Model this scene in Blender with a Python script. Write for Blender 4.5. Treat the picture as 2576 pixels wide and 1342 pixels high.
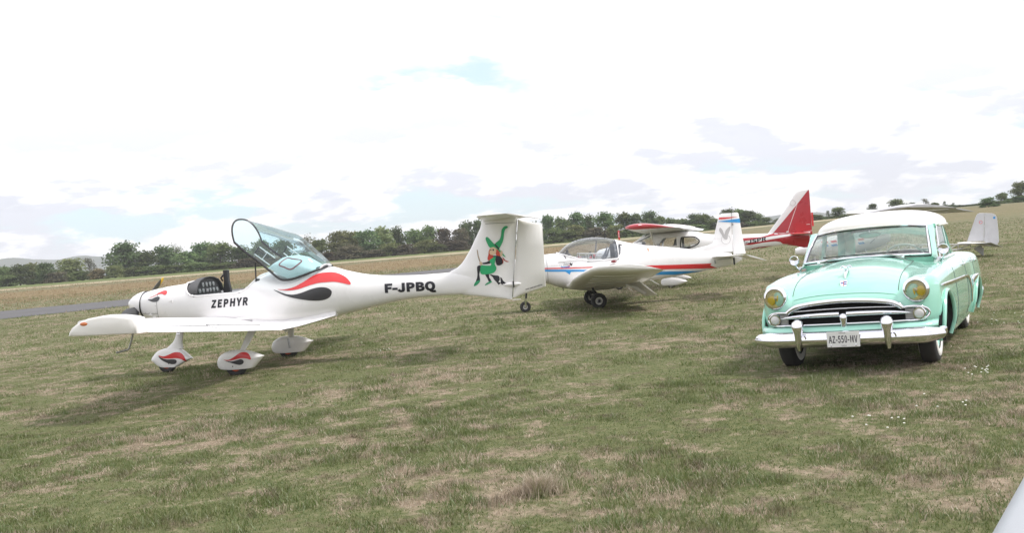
import bpy, bmesh, math, random
import numpy as np
from math import sin, cos, pi, radians, sqrt
from mathutils import Vector, Matrix
from mathutils.bvhtree import BVHTree

SC = bpy.context.scene
COL = SC.collection
for o in list(bpy.data.objects):
    bpy.data.objects.remove(o)

# ------------------------------------------------------------------ camera
ROLL, PITCH, CAM_H = radians(4.574), radians(1.268), 1.55
cam_data = bpy.data.cameras.new('camera')
cam_data.sensor_width = 36.0
cam_data.lens = 36.0 * 2431.0 / 2576.0
cam_data.clip_start, cam_data.clip_end = 0.1, 9000.0
cam = bpy.data.objects.new('camera', cam_data)
COL.objects.link(cam)
_fw = Vector((0, cos(PITCH), -sin(PITCH)))
_r0 = Vector((1, 0, 0))
_u0 = _r0.cross(_fw)
_sr = _r0 * cos(ROLL) - _u0 * sin(ROLL)
_su = _r0 * sin(ROLL) + _u0 * cos(ROLL)
cam.matrix_world = Matrix(((_sr.x, _su.x, -_fw.x, 0), (_sr.y, _su.y, -_fw.y, 0),
                           (_sr.z, _su.z, -_fw.z, CAM_H), (0, 0, 0, 1)))
SC.camera = cam

# ------------------------------------------------------------------ sky and sun
SUN_EL, SUN_AZ = radians(54), radians(102)      # azimuth clockwise from +Y: from the right, a little on our side
world = bpy.data.worlds.new('World')
SC.world = world
world.use_nodes = True
nt = world.node_tree
nt.nodes.clear()
def wn(t, **kw):
    n = nt.nodes.new(t)
    for k, v in kw.items():
        setattr(n, k, v)
    return n
def wmath(op, a, b=None, c=None, clamp=False):
    n = wn('ShaderNodeMath', operation=op)
    n.use_clamp = clamp
    for i, v in enumerate((a, b, c)):
        if v is None:
            continue
        if isinstance(v, (int, float)):
            n.inputs[i].default_value = v
        else:
            nt.links.new(v, n.inputs[i])
    return n.outputs[0]
def wramp(x, lo, hi):
    n = wn('ShaderNodeMapRange', interpolation_type='SMOOTHSTEP')
    nt.links.new(x, n.inputs[0])
    n.inputs[1].default_value, n.inputs[2].default_value = lo, hi
    return n.outputs[0]
w_out = wn('ShaderNodeOutputWorld')
w_bg = wn('ShaderNodeBackground')
w_sky = wn('ShaderNodeTexSky', sky_type='NISHITA', sun_disc=False, sun_elevation=SUN_EL, sun_rotation=SUN_AZ)
w_sky.air_density, w_sky.dust_density, w_sky.ozone_density = 1.0, 1.6, 1.0
w_tc = wn('ShaderNodeTexCoord')
w_sep = wn('ShaderNodeSeparateXYZ')
nt.links.new(w_tc.outputs['Generated'], w_sep.inputs[0])
wz = wmath('MAXIMUM', w_sep.outputs[2], 0.0)
den = wmath('MULTIPLY', wmath('ADD', wz, 0.30), 0.62)
wu = wmath('DIVIDE', w_sep.outputs[0], den)
wv = wmath('DIVIDE', w_sep.outputs[1], den)
w_cmb = wn('ShaderNodeCombineXYZ')
nt.links.new(wu, w_cmb.inputs[0]); nt.links.new(wv, w_cmb.inputs[1]); 
# lift the noise with height as well so cumulus tops stand up
nt.links.new(wmath('MULTIPLY', wz, 7.0), w_cmb.inputs[2])
def wnoise(scale, detail, rough, off, dist=0.0):
    m = wn('ShaderNodeVectorMath', operation='ADD')
    nt.links.new(w_cmb.outputs[0], m.inputs[0]); m.inputs[1].default_value = off
    n = wn('ShaderNodeTexNoise')
    nt.links.new(m.outputs[0], n.inputs['Vector'])
    n.inputs['Scale'].default_value = scale
    n.inputs['Detail'].default_value = detail
    n.inputs['Roughness'].default_value = rough
    n.inputs['Distortion'].default_value = dist
    return n.outputs['Fac']
n_big = wnoise(1.35, 10, 0.56, (3.1, 1.7, 0.0), 0.1)
n_lit = wnoise(1.35, 10, 0.56, (3.16, 1.58, 0.16), 0.1)     # same field, seen a little towards the light
n_veil = wnoise(0.22, 5, 0.6, (9.0, 4.0, 2.0))
hi = wramp(w_sep.outputs[2], 0.03, 0.20)
mask = wramp(wmath('ADD', n_big, wmath('MULTIPLY', hi, 0.12)), 0.37, 0.46)
shade = wramp(wmath('SUBTRACT', n_lit, n_big), -0.05, 0.065)            # 1 = shaded base
thick = wramp(n_big, 0.52, 0.70)
bright = wmath('MULTIPLY_ADD', shade, -0.31, 1.0)
bright = wmath('MULTIPLY_ADD', thick, -0.07, bright)
bright = wmath('MULTIPLY_ADD', hi, 0.16, bright)
w_cc = wn('ShaderNodeMix', data_type='RGBA')
nt.links.new(shade, w_cc.inputs['Factor'])
w_cc.inputs['A'].default_value = (1.0, 0.985, 0.99, 1)
w_cc.inputs['B'].default_value = (0.905, 0.93, 1.03, 1)
w_cb = wn('ShaderNodeVectorMath', operation='SCALE')
nt.links.new(w_cc.outputs['Result'], w_cb.inputs[0]); nt.links.new(bright, w_cb.inputs['Scale'])
w_sk = wn('ShaderNodeVectorMath', operation='SCALE')
nt.links.new(w_sky.outputs[0], w_sk.inputs[0]); w_sk.inputs['Scale'].default_value = 0.135
w_air = wn('ShaderNodeMix', data_type='RGBA')                 # thin high veil over the blue
w_air.inputs['B'].default_value = (0.62, 0.77, 0.85, 1)
nt.links.new(wmath('MULTIPLY_ADD', n_veil, 0.5, 0.50), w_air.inputs['Factor'])
nt.links.new(w_sk.outputs[0], w_air.inputs['A'])
w_mix = wn('ShaderNodeMix', data_type='RGBA')
nt.links.new(mask, w_mix.inputs['Factor'])
nt.links.new(w_air.outputs['Result'], w_mix.inputs['A'])
nt.links.new(w_cb.outputs[0], w_mix.inputs['B'])
nt.links.new(w_mix.outputs['Result'], w_bg.inputs['Color'])
w_bg.inputs['Strength'].default_value = 1.0
nt.links.new(w_bg.outputs[0], w_out.inputs[0])

sun_data = bpy.data.lights.new('sun', 'SUN')
sun_data.energy = 2.0
sun_data.angle = radians(7.0)
sun_data.color = (1.0, 0.955, 0.90)
sun = bpy.data.objects.new('sun', sun_data)
COL.objects.link(sun)
_sd = Vector((sin(SUN_AZ) * cos(SUN_EL), cos(SUN_AZ) * cos(SUN_EL), sin(SUN_EL)))
sun.rotation_euler = (-_sd).to_track_quat('-Z', 'Y').to_euler()
sun.location = (30, -10, 60)

SC.view_settings.view_transform = 'Standard'
SC.view_settings.look = 'None'
SC.view_settings.exposure = 0.50
SC.view_settings.gamma = 1.0
SC.view_settings.use_curve_mapping = False
SC.render.engine = 'CYCLES'
SC.cycles.use_denoising = True
SC.cycles.max_bounces = 8
SC.cycles.transparent_max_bounces = 16
SC.cycles.caustics_reflective = False
SC.cycles.caustics_refractive = False

# ------------------------------------------------------------------ materials
MATS = {}
def principled(name, col, rough=0.4, metal=0.0, coat=0.0, spec=0.5, var=0.04, vscale=6.0, bump=0.0, bscale=60.0,
               alpha=None, trans=0.0, dirt=None, coords='Object'):
    """paint-like material: colour with slow procedural variation, roughness variation and fine bump"""
    if name in MATS:
        return MATS[name]
    m = bpy.data.materials.new(name)
    m.use_nodes = True
    t = m.node_tree
    b = t.nodes['Principled BSDF']
    b.inputs['Metallic'].default_value = metal
    b.inputs['Specular IOR Level'].default_value = spec
    b.inputs['Coat Weight'].default_value = coat
    b.inputs['Coat Roughness'].default_value = 0.06
    b.inputs['Transmission Weight'].default_value = trans
    tc = t.nodes.new('ShaderNodeTexCoord')
    n = t.nodes.new('ShaderNodeTexNoise')
    t.links.new(tc.outputs[coords], n.inputs['Vector'])
    n.inputs['Scale'].default_value = vscale
    n.inputs['Detail'].default_value = 6
    mx = t.nodes.new('ShaderNodeMix'); mx.data_type = 'RGBA'
    c0 = [max(0, c * (1 - var)) for c in col]; c1 = [min(1, c * (1 + var)) for c in col]
    if dirt:
        c0 = [a * (1 - 0.25) + d * 0.25 for a, d in zip(col, dirt)]
    mx.inputs['A'].default_value = (*c0, 1); mx.inputs['B'].default_value = (*c1, 1)
    r = t.nodes.new('ShaderNodeMapRange')
    r.inputs[1].default_value, r.inputs[2].default_value = 0.3, 0.62
    t.links.new(n.outputs['Fac'], r.inputs[0])
    t.links.new(r.outputs[0], mx.inputs['Factor'])
    t.links.new(mx.outputs['Result'], b.inputs['Base Color'])
    rr = t.nodes.new('ShaderNodeMapRange')
    rr.inputs[3].default_value, rr.inputs[4].default_value = rough * 0.8, min(1, rough * 1.25)
    t.links.new(n.outputs['Fac'], rr.inputs[0])
    t.links.new(rr.outputs[0], b.inputs['Roughness'])
    if bump:
        n2 = t.nodes.new('ShaderNodeTexNoise')
        t.links.new(tc.outputs[coords], n2.inputs['Vector'])
        n2.inputs['Scale'].default_value = bscale
        n2.inputs['Detail'].default_value = 4
        bp = t.nodes.new('ShaderNodeBump')
        bp.inputs['Strength'].default_value = bump
        bp.inputs['Distance'].default_value = 0.01
        t.links.new(n2.outputs['Fac'], bp.inputs['Height'])
        t.links.new(bp.outputs[0], b.inputs['Normal'])
    if alpha is not None:
        b.inputs['Alpha'].default_value = alpha
    MATS[name] = m
    return m

def glass_mat(name, tint, refl=0.10, rough=0.02):
    """thin sheet: tinted see-through plus fresnel reflection"""
    if name in MATS:
        return MATS[name]
    m = bpy.data.materials.new(name)
    m.use_nodes = True
    t = m.node_tree
    t.nodes.clear()
    out = t.nodes.new('ShaderNodeOutputMaterial')
    tr = t.nodes.new('ShaderNodeBsdfTransparent'); tr.inputs[0].default_value = (*tint, 1)
    gl = t.nodes.new('ShaderNodeBsdfGlossy'); gl.inputs['Roughness'].default_value = rough
    n = t.nodes.new('ShaderNodeTexNoise'); n.inputs['Scale'].default_value = 3.0
    tc = t.nodes.new('ShaderNodeTexCoord'); t.links.new(tc.outputs['Object'], n.inputs['Vector'])
    lw = t.nodes.new('ShaderNodeLayerWeight'); lw.inputs['Blend'].default_value = 0.25
    ma = t.nodes.new('ShaderNodeMath'); ma.operation = 'MULTIPLY_ADD'
    ma.inputs[1].default_value = 0.55; ma.inputs[2].default_value = refl
    t.links.new(lw.outputs['Fresnel'], ma.inputs[0])
    mb = t.nodes.new('ShaderNodeMath'); mb.operation = 'MULTIPLY_ADD'; mb.use_clamp = True
    mb.inputs[1].default_value = 0.04
    t.links.new(n.outputs['Fac'], mb.inputs[0]); t.links.new(ma.outputs[0], mb.inputs[2])
    mx = t.nodes.new('ShaderNodeMixShader')
    t.links.new(mb.outputs[0], mx.inputs[0]); t.links.new(tr.outputs[0], mx.inputs[1]); t.links.new(gl.outputs[0], mx.inputs[2])
    t.links.new(mx.outputs[0], out.inputs[0])
    MATS[name] = m
    return m

# ------------------------------------------------------------------ mesh helpers
class G:
    """collects vertices and faces of ONE part"""
    def __init__(s):
        s.v, s.f = [], []
    def add(s, vs, fs):
        o = len(s.v)
        s.v += [tuple(map(float, p)) for p in vs]
        s.f += [tuple(i + o for i in f) for f in fs]
        return s
    def box(s, c, d, rot=None):
        x, y, z = d[0] / 2, d[1] / 2, d[2] / 2
        vs = [Vector(p) for p in ((-x, -y, -z), (x, -y, -z), (x, y, -z), (-x, y, -z), (-x, -y, z), (x, -y, z), (x, y, z), (-x, y, z))]
        if rot is not None:
            vs = [rot @ p for p in vs]
        return s.add([p + Vector(c) for p in vs], [(0, 3, 2, 1), (4, 5, 6, 7), (0, 1, 5, 4), (1, 2, 6, 5), (2, 3, 7, 6), (3, 0, 4, 7)])
    def loft(s, rings, closed=True, cap0=True, cap1=True):
        n = len(rings[0]); vs = [p for r in rings for p in r]; fs = []
        m = n if closed else n - 1
        for i in range(len(rings) - 1):
            for j in range(m):
                a, b = i * n + j, i * n + (j + 1) % n
                fs.append((a, b, b + n, a + n))
        if closed and cap0: fs.append(tuple(range(n - 1, -1, -1)))
        if closed and cap1: fs.append(tuple((len(rings) - 1) * n + j for j in range(n)))
        return s.add(vs, fs)
    def tube(s, pts, r, n=8, cap=True, flat=1.0):
        pts = [Vector(p) for p in pts]
        rs = r if isinstance(r, (list, tuple)) else [r] * len(pts)
        rings = []; ref = None
        for i, p in enumerate(pts):
            d = (pts[min(i + 1, len(pts) - 1)] - pts[max(i - 1, 0)]).normalized()
            if ref is None:
                ref = Vector((0, 0, 1)) if abs(d.z) < 0.9 else Vector((1, 0, 0))
            a = (ref - d * ref.dot(d)).normalized(); b = d.cross(a); ref = a
            rings.append([p + a * (cos(t) * rs[i]) + b * (sin(t) * rs[i] * flat) for t in (2 * pi * k / n for k in range(n))])
        return s.loft(rings, True, cap, cap)
    def lathe(s, prof, o=(0, 0, 0), ax=(0, 0, 1), n=24, cap=True):
        """profile (radius, along axis)"""
        ax = Vector(ax).normalized(); o = Vector(o)
        a = ax.orthogonal().normalized(); b = ax.cross(a)
        rings = [[o + ax * h + a * (cos(t) * max(r, 1e-4)) + b * (sin(t) * max(r, 1e-4)) for t in (2 * pi * k / n for k in range(n))] for r, h in prof]
        return s.loft(rings, True, cap, cap)
    def ell(s, c, r, n=16, m=10, rot=None):
        rings = []
        for i in range(m + 1):
            ph = -pi / 2 + pi * (i + 0.0) / m
            ring = []
            for k in range(n):
                p = Vector((r[0] * max(cos(ph), 1e-3) * cos(2 * pi * k / n), r[1] * max(cos(ph), 1e-3) * sin(2 * pi * k / n), r[2] * sin(ph)))
                if rot is not None: p = rot @ p
                ring.append(p + Vector(c))
            rings.append(ring)
        return s.loft(rings)
    def prism(s, poly, axis, lo, hi):
        """polygon in the other two axes extruded along axis ('x','y','z')"""
        def P(a, b, h): return {'x': (h, a, b), 'y': (a, h, b), 'z': (a, b, h)}[axis]
        n = len(poly)
        vs = [P(a, b, lo) for a, b in poly] + [P(a, b, hi) for a, b in poly]
        fs = [tuple(range(n)), tuple(range(2 * n - 1, n - 1, -1))] + [(i, i + n, (i + 1) % n + n, (i + 1) % n) for i in range(n)]
        return s.add(vs, fs)
    def grid(s, P):
        n, m = len(P), len(P[0])
        return s.add([p for r in P for p in r], [(i * m + j, i * m + j + 1, (i + 1) * m + j + 1, (i + 1) * m + j) for i in range(n - 1) for j in range(m - 1)])
    def mirror_x(s):
        n = len(s.v)
        s.v += [(-x, y, z) for x, y, z in s.v]
        s.f += [tuple(i + n for i in reversed(f)) for f in s.f]
        return s
    def build(s, name, mat, parent=None, smooth=40, solid=0.0, bevel=0.0, sub=0, kind=None, fix=True):
        me = bpy.data.meshes.new(name)
        me.from_pydata(s.v, [], s.f)
        if fix:
            bm = bmesh.new(); bm.from_mesh(me)
            bmesh.ops.remove_doubles(bm, verts=bm.verts, dist=1e-5)
            bmesh.ops.recalc_face_normals(bm, faces=bm.faces)
            bm.to_mesh(me); bm.free()
        if mat is not None: me.materials.append(mat)
        if smooth:
            me.shade_smooth()
            me.set_sharp_from_angle(angle=radians(smooth))
        o = bpy.data.objects.new(name, me)
        COL.objects.link(o)
        if parent is not None: o.parent = parent
        if bevel:
            b = o.modifiers.new('bevel', 'BEVEL'); b.width = bevel; b.segments = 2; b.limit_method = 'ANGLE'; b.angle_limit = radians(35)
        if sub:
            b = o.modifiers.new('sub', 'SUBSURF'); b.levels = sub; b.render_levels = sub
        if solid:
            b = o.modifiers.new('solid', 'SOLIDIFY'); b.thickness = solid; b.offset = 0
        if kind: o['kind'] = kind
        return o

def tag(o, label, cat, group=None):
    o['label'] = label; o['category'] = cat
    if group: o['group'] = group
    return o
def thing(name, label, cat, loc=(0, 0, 0), rotz=0.0, group=None, rot=None):
    o = bpy.data.objects.new(name, None)
    COL.objects.link(o)
    o.empty_display_size = 0.2
    o.location = loc
    o.rotation_euler = rot if rot else (0, 0, rotz)
    return tag(o, label, cat, group)

def cr(pts, n):
    """Catmull-Rom through points (any dimension), n samples per span"""
    P = np.array(pts, float)
    E = np.vstack([2 * P[0] - P[1], P, 2 * P[-1] - P[-2]])
    out = []
    for i in range(len(P) - 1):
        p0, p1, p2, p3 = E[i:i + 4]
        for k in range(n):
            t = k / n
            out.append(0.5 * ((2 * p1) + (p2 - p0) * t + (2 * p0 - 5 * p1 + 4 * p2 - p3) * t * t + (3 * p1 - p0 - 3 * p2 + p3) * t ** 3))
    out.append(P[-1])
    return np.array(out)
def crc(pts, n):
    """closed Catmull-Rom"""
    P = np.array(pts, float); N = len(P); out = []
    for i in range(N):
        p0, p1, p2, p3 = P[(i - 1) % N], P[i], P[(i + 1) % N], P[(i + 2) % N]
        for k in range(n):
            t = k / n
            out.append(0.5 * ((2 * p1) + (p2 - p0) * t + (2 * p0 - 5 * p1 + 4 * p2 - p3) * t * t + (3 * p1 - p0 - 3 * p2 + p3) * t ** 3))
    return np.array(out)
def smooth_interp(x, xs, ys):
    """monotone-ish cubic (pchip) interpolation"""
    xs = np.array(xs, float); ys = np.array(ys, float)
    h = np.diff(xs); d = np.diff(ys) / h
    m = np.zeros_like(ys); m[0], m[-1] = d[0], d[-1]
    for i in range(1, len(xs) - 1):
        m[i] = 0 if d[i - 1] * d[i] <= 0 else 2 * d[i - 1] * d[i] / (d[i - 1] + d[i])
    x = np.asarray(x, float)
    i = np.clip(np.searchsorted(xs, x) - 1, 0, len(xs) - 2)
    t = np.clip((x - xs[i]) / h[i], 0, 1)
    return ((2 * t ** 3 - 3 * t ** 2 + 1) * ys[i] + (t ** 3 - 2 * t ** 2 + t) * h[i] * m[i] + (-2 * t ** 3 + 3 * t ** 2) * ys[i + 1] + (t ** 3 - t ** 2) * h[i] * m[i + 1])
def sstep(a, b, x):
    t = np.clip((x - a) / (b - a), 0, 1)
    return t * t * (3 - 2 * t)

# ------------------------------------------------------------------ terrain
CAR_AT, CAR_ROT = (3.64, 10.30), -30.2
def terrain(x, y):
    x = np.asarray(x, float); y = np.asarray(y, float)
    d = np.sqrt(x * x + y * y)
    h = 1.25 * sstep(70, 250, d)
    h = h + 0.8 * sstep(30, 110, x) * sstep(60, 170, d)
    # gentle hollows of the mown field
    h = h + 0.018 * np.sin(x * 0.9 + 1.3) * np.sin(y * 0.7 + 0.4) * sstep(60, 30, d) 
    # the car stands across a slight side slope
    a = radians(CAR_ROT); dx, dy = x - CAR_AT[0], y - CAR_AT[1]
    u = dx * cos(a) + dy * sin(a); w = -dx * sin(a) + dy * cos(a)
    h = h * (1 - np.exp(-((u / 2.5) ** 2 + ((w - 1.5) / 4.0) ** 2) ** 2)) + 0.021 * u * np.exp(-((u / 1.8) ** 2 + ((w - 1.5) / 3.4) ** 2) ** 2)
    return h

def patch_nodes(t):
    """shared world-space patch pattern of the dry late-summer turf: returns (dry factor, brown factor, fine noise)"""
    geo = t.nodes.new('ShaderNodeNewGeometry')
    mp = t.nodes.new('ShaderNodeMapping'); mp.inputs['Scale'].default_value = (1.0, 0.9, 0.0)
    t.links.new(geo.outputs['Position'], mp.inputs[0])
    def nz(scale, detail, rough, off):
        a = t.nodes.new('ShaderNodeVectorMath'); a.operation = 'ADD'; a.inputs[1].default_value = off
        t.links.new(mp.outputs[0], a.inputs[0])
        n = t.nodes.new('ShaderNodeTexNoise'); n.inputs['Scale'].default_value = scale
        n.inputs['Detail'].default_value = detail; n.inputs['Roughness'].default_value = rough
        t.links.new(a.outputs[0], n.inputs['Vector'])
        return n.outputs['Fac']
    def rng(x, lo, hi):
        r = t.nodes.new('ShaderNodeMapRange'); r.interpolation_type = 'SMOOTHSTEP'
        r.inputs[1].default_value, r.inputs[2].default_value = lo, hi
        t.links.new(x, r.inputs[0]); return r.outputs[0]
    big = nz(0.45, 3, 0.55, (2, 7, 0)); mid = nz(3.0, 7, 0.66, (5, 1, 0)); fine = nz(13.0, 6, 0.7, (0, 3, 0))
    add = t.nodes.new('ShaderNodeMath'); add.operation = 'MULTIPLY_ADD'; add.inputs[1].default_value = 0.45
    t.links.new(big, add.inputs[0]); 
    m2 = t.nodes.new('ShaderNodeMath'); m2.operation = 'MULTIPLY_ADD'; m2.inputs[1].default_value = 0.85
    t.links.new(mid, m2.inputs[0])
    m3 = t.nodes.new('ShaderNodeMath'); m3.operation = 'MULTIPLY'; m3.inputs[1].default_value = 0.30
    t.links.new(fine, m3.inputs[0]); t.links.new(m3.outputs[0], m2.inputs[2]); t.links.new(m2.outputs[0], add.inputs[2])
    dry = rng(add.outputs[0], 0.745, 0.97)
    brown = rng(nz(3.6, 6, 0.65, (11, 4, 0)), 0.50, 0.66)
    return geo, dry, brown, fine, rng, nz

def mixc(t, f, a, b):
    m = t.nodes.new('ShaderNodeMix'); m.data_type = 'RGBA'
    for k, v in (('Factor', f), ('A', a), ('B', b)):
        if isinstance(v, (tuple, list)): m.inputs[k].default_value = (*v, 1)
        elif isinstance(v, (int, float)): m.inputs[k].default_value = v
        else: t.links.new(v, m.inputs[k])
    return m.outputs['Result']

GREEN1, GREEN2 = (0.112, 0.160, 0.046), (0.195, 0.218, 0.078)
STRAW1, STRAW2, BROWN = (0.31, 0.245, 0.175), (0.50, 0.42, 0.325), (0.150, 0.108, 0.078)

def field_material():
    m = bpy.data.materials.new('dry_mown_turf'); m.use_nodes = True
    t = m.node_tree; b = t.nodes['Principled BSDF']
    geo, dry, brown, fine, rng, nz = patch_nodes(t)
    c = mixc(t, rng(fine, 0.35, 0.65), (0.096, 0.112, 0.047), (0.160, 0.162, 0.080))
    s = mixc(t, rng(fine, 0.35, 0.65), (0.208, 0.162, 0.116), (0.33, 0.265, 0.195))
    c = mixc(t, dry, c, s)
    bm_ = t.nodes.new('ShaderNodeMath'); bm_.operation = 'MULTIPLY'; bm_.inputs[1].default_value = 0.45
    t.links.new(brown, bm_.inputs[0])
    c = mixc(t, bm_.outputs[0], c, (0.130, 0.096, 0.070))
    # the unmown meadow beyond the runway is a warmer rust colour, with a pale strip of hay along its far side
    sep = t.nodes.new('ShaderNodeSeparateXYZ'); t.links.new(geo.outputs['Position'], sep.inputs[0])
    ln = t.nodes.new('ShaderNodeVectorMath'); ln.operation = 'DOT_PRODUCT'; ln.inputs[1].default_value = (-0.30, 0.954, 0)
    t.links.new(geo.outputs['Position'], ln.inputs[0])
    wob = t.nodes.new('ShaderNodeMath'); wob.operation = 'MULTIPLY_ADD'; wob.inputs[1].default_value = 14.0
    t.links.new(nz(0.03, 5, 0.6, (1, 1, 0)), wob.inputs[0]); t.links.new(ln.outputs['Value'], wob.inputs[2])
    D = wob.outputs[0]
    def band(lo, hi, w):
        a = rng(D, lo, lo + w); bb = rng(D, hi, hi + w)
        q = t.nodes.new('ShaderNodeMath'); q.operation = 'SUBTRACT'; t.links.new(a, q.inputs[0]); t.links.new(bb, q.inputs[1])
        return q.outputs[0]
    meadow = mixc(t, rng(nz(0.35, 8, 0.75, (3, 8, 0)), 0.35, 0.65), (0.165, 0.115, 0.058), (0.25, 0.185, 0.10))
    rgt = t.nodes.new('ShaderNodeMapRange'); rgt.interpolation_type = 'SMOOTHSTEP'
    for k_, v_ in ((1, 8.0), (2, 45.0), (3, 0.8), (4, 0.25)): rgt.inputs[k_].default_value = v_
    t.links.new(sep.outputs[0], rgt.inputs[0])
    rm = t.nodes.new('ShaderNodeMath'); rm.operation = 'MULTIPLY'; t.links.new(rgt.outputs[0], rm.inputs[1])
    t.links.new(band(92, 150, 12), rm.inputs[0])
    c = mixc(t, rm.outputs[0], c, meadow)
    hay = t.nodes.new('ShaderNodeMath'); hay.operation = 'MULTIPLY'; t.links.new(band(176, 190, 4), hay.inputs[0])
    t.links.new(rng(nz(0.2, 6, 0.7, (7, 8, 0)), 0.3, 0.6), hay.inputs[1])
    c = mixc(t, hay.outputs[0], c, (0.46, 0.39, 0.27))
    c = mixc(t, band(200, 900, 8), c, (0.12, 0.15, 0.05))
    t.links.new(c, b.inputs['Base Color'])
    b.inputs['Roughness'].default_value = 0.95; b.inputs['Specular IOR Level'].default_value = 0.1
    bp = t.nodes.new('ShaderNodeBump'); bp.inputs['Strength'].default_value = 0.8; bp.inputs['Distance'].default_value = 0.03
    t.links.new(fine, bp.inputs['Height']); t.links.new(bp.outputs[0], b.inputs['Normal'])
    return m

def build_ground():
    # polar sheet: fine near the camera, reaching the horizon
    rad = np.concatenate([[0.0], np.linspace(1, 30, 110), np.geomspace(30.8, 320, 80), np.geomspace(360, 2600, 16)])
    ang = np.concatenate([np.linspace(-40, 40, 161), np.linspace(45, 315, 55)])
    A, R_ = np.meshgrid(np.radians(ang), rad)
    X, Y = R_ * np.sin(A), R_ * np.cos(A)
    Z = terrain(X, Y) - 0.004
    g = G(); P = np.stack([X, Y, Z], -1)
    P = np.concatenate([P, P[:, :1]], 1)
    g.grid(P.tolist())
    o = g.build('ground', field_material(), smooth=180)
    o['kind'] = 'structure'
    return o
build_ground()

# ------------------------------------------------------------------ runway
def asphalt():
    m = bpy.data.materials.new('worn_asphalt'); m.use_nodes = True
    t = m.node_tree; b = t.nodes['Principled BSDF']
    geo, dry, brown, fine, rng, nz = patch_nodes(t)
    c = mixc(t, rng(fine, 0.3, 0.7), (0.080, 0.078, 0.082), (0.115, 0.112, 0.112))
    c = mixc(t, rng(nz(0.25, 6, 0.7, (4, 4, 0)), 0.45, 0.7), c, (0.075, 0.072, 0.074))
    t.links.new(c, b.inputs['Base Color']); b.inputs['Roughness'].default_value = 0.9
    return m
def build_runway():
    n = 120; rows = []
    far0, far1 = np.array((-62., 33.)), np.array((14., 96.))
    ne0, ne1 = np.array((-48., 17.)), np.array((15., 90.))
    rng_ = np.random.default_rng(4)
    P = []
    for i in range(n + 1):
        t = i / n
        f = far0 + (far1 - far0) * t; k = ne0 + (ne1 - ne0) * t
        d = (f - k) / np.linalg.norm(f - k)
        f = f + d * rng_.normal() * 0.22; k = k + d * rng_.normal() * 0.22
        row = []
        for s in np.linspace(0, 1, 9):
            p = k + (f - k) * s
            row.append((p[0], p[1], float(terrain(p[0], p[1])) + 0.012))
        P.append(row)
    o = G().grid(P).build('runway', asphalt(), smooth=180)
    o['kind'] = 'structure'
build_runway()

# ------------------------------------------------------------------ far hills
def build_hills():
    m = bpy.data.materials.new('wooded_hill'); m.use_nodes = True
    t = m.node_tree; b = t.nodes['Principled BSDF']
    tc = t.nodes.new('ShaderNodeTexCoord'); n = t.nodes.new('ShaderNodeTexNoise')
    n.inputs['Scale'].default_value = 0.02; n.inputs['Detail'].default_value = 9; n.inputs['Roughness'].default_value = 0.7
    t.links.new(tc.outputs['Object'], n.inputs['Vector'])
    r = t.nodes.new('ShaderNodeMapRange'); r.inputs[1].default_value, r.inputs[2].default_value = 0.35, 0.65
    t.links.new(n.outputs['Fac'], r.inputs[0])
    t.links.new(mixc(t, r.outputs[0], (0.022, 0.036, 0.022), (0.05, 0.065, 0.035)), b.inputs['Base Color'])
    b.inputs['Roughness'].default_value = 1.0
    xs = np.linspace(-2000, 2000, 300)
    prof = smooth_interp(xs, [-2600, -1500, -1160, -1105, -1042, -979, -923, -880, -500, 0, 500, 620, 720, 1100, 1800, 2600],
                         [50, 56, 60, 63, 58, 50, 56, 48, 30, 16, 17, 22, 17, 14, 20, 24])
    rg = np.random.default_rng(7)
    jag = np.convolve(rg.normal(size=len(xs) + 8), np.ones(3) / 3, 'same')[4:-4] * 2.2
    P = []
    for d, k in ((-260, 0.0), (-120, 0.35), (-40, 0.8), (0, 1.0), (60, 0.9), (300, 0.0)):
        P.append([(x, 2200 + d - abs(x) * 0.12, (p + j * k) * k - 2) for x, p, j in zip(xs, prof, jag)])
    o = G().grid(P).build('hills', m, smooth=180); o['kind'] = 'structure'
build_hills()

# ------------------------------------------------------------------ grass
def numpy_mesh(name, V, Q, T3, mat, attr=None):
    """V (n,3); Q (k,4) quads; T3 (k,3) triangles"""
    me = bpy.data.meshes.new(name)
    nl = Q.size + T3.size; npoly = len(Q) + len(T3)
    me.vertices.add(len(V)); me.vertices.foreach_set('co', V.astype(np.float32).ravel())
    me.loops.add(nl); me.loops.foreach_set('vertex_index', np.concatenate([Q.ravel(), T3.ravel()]).astype(np.int32))
    me.polygons.add(npoly)
    st = np.concatenate([np.arange(len(Q)) * 4, Q.size + np.arange(len(T3)) * 3]).astype(np.int32)
    me.polygons.foreach_set('loop_start', st)
    me.update(calc_edges=True)
    if attr is not None:
        a = me.attributes.new('rnd', 'FLOAT', 'POINT'); a.data.foreach_set('value', attr.astype(np.float32))
    me.materials.append(mat)
    o = bpy.data.objects.new(name, me); COL.objects.link(o)
    return o

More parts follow.
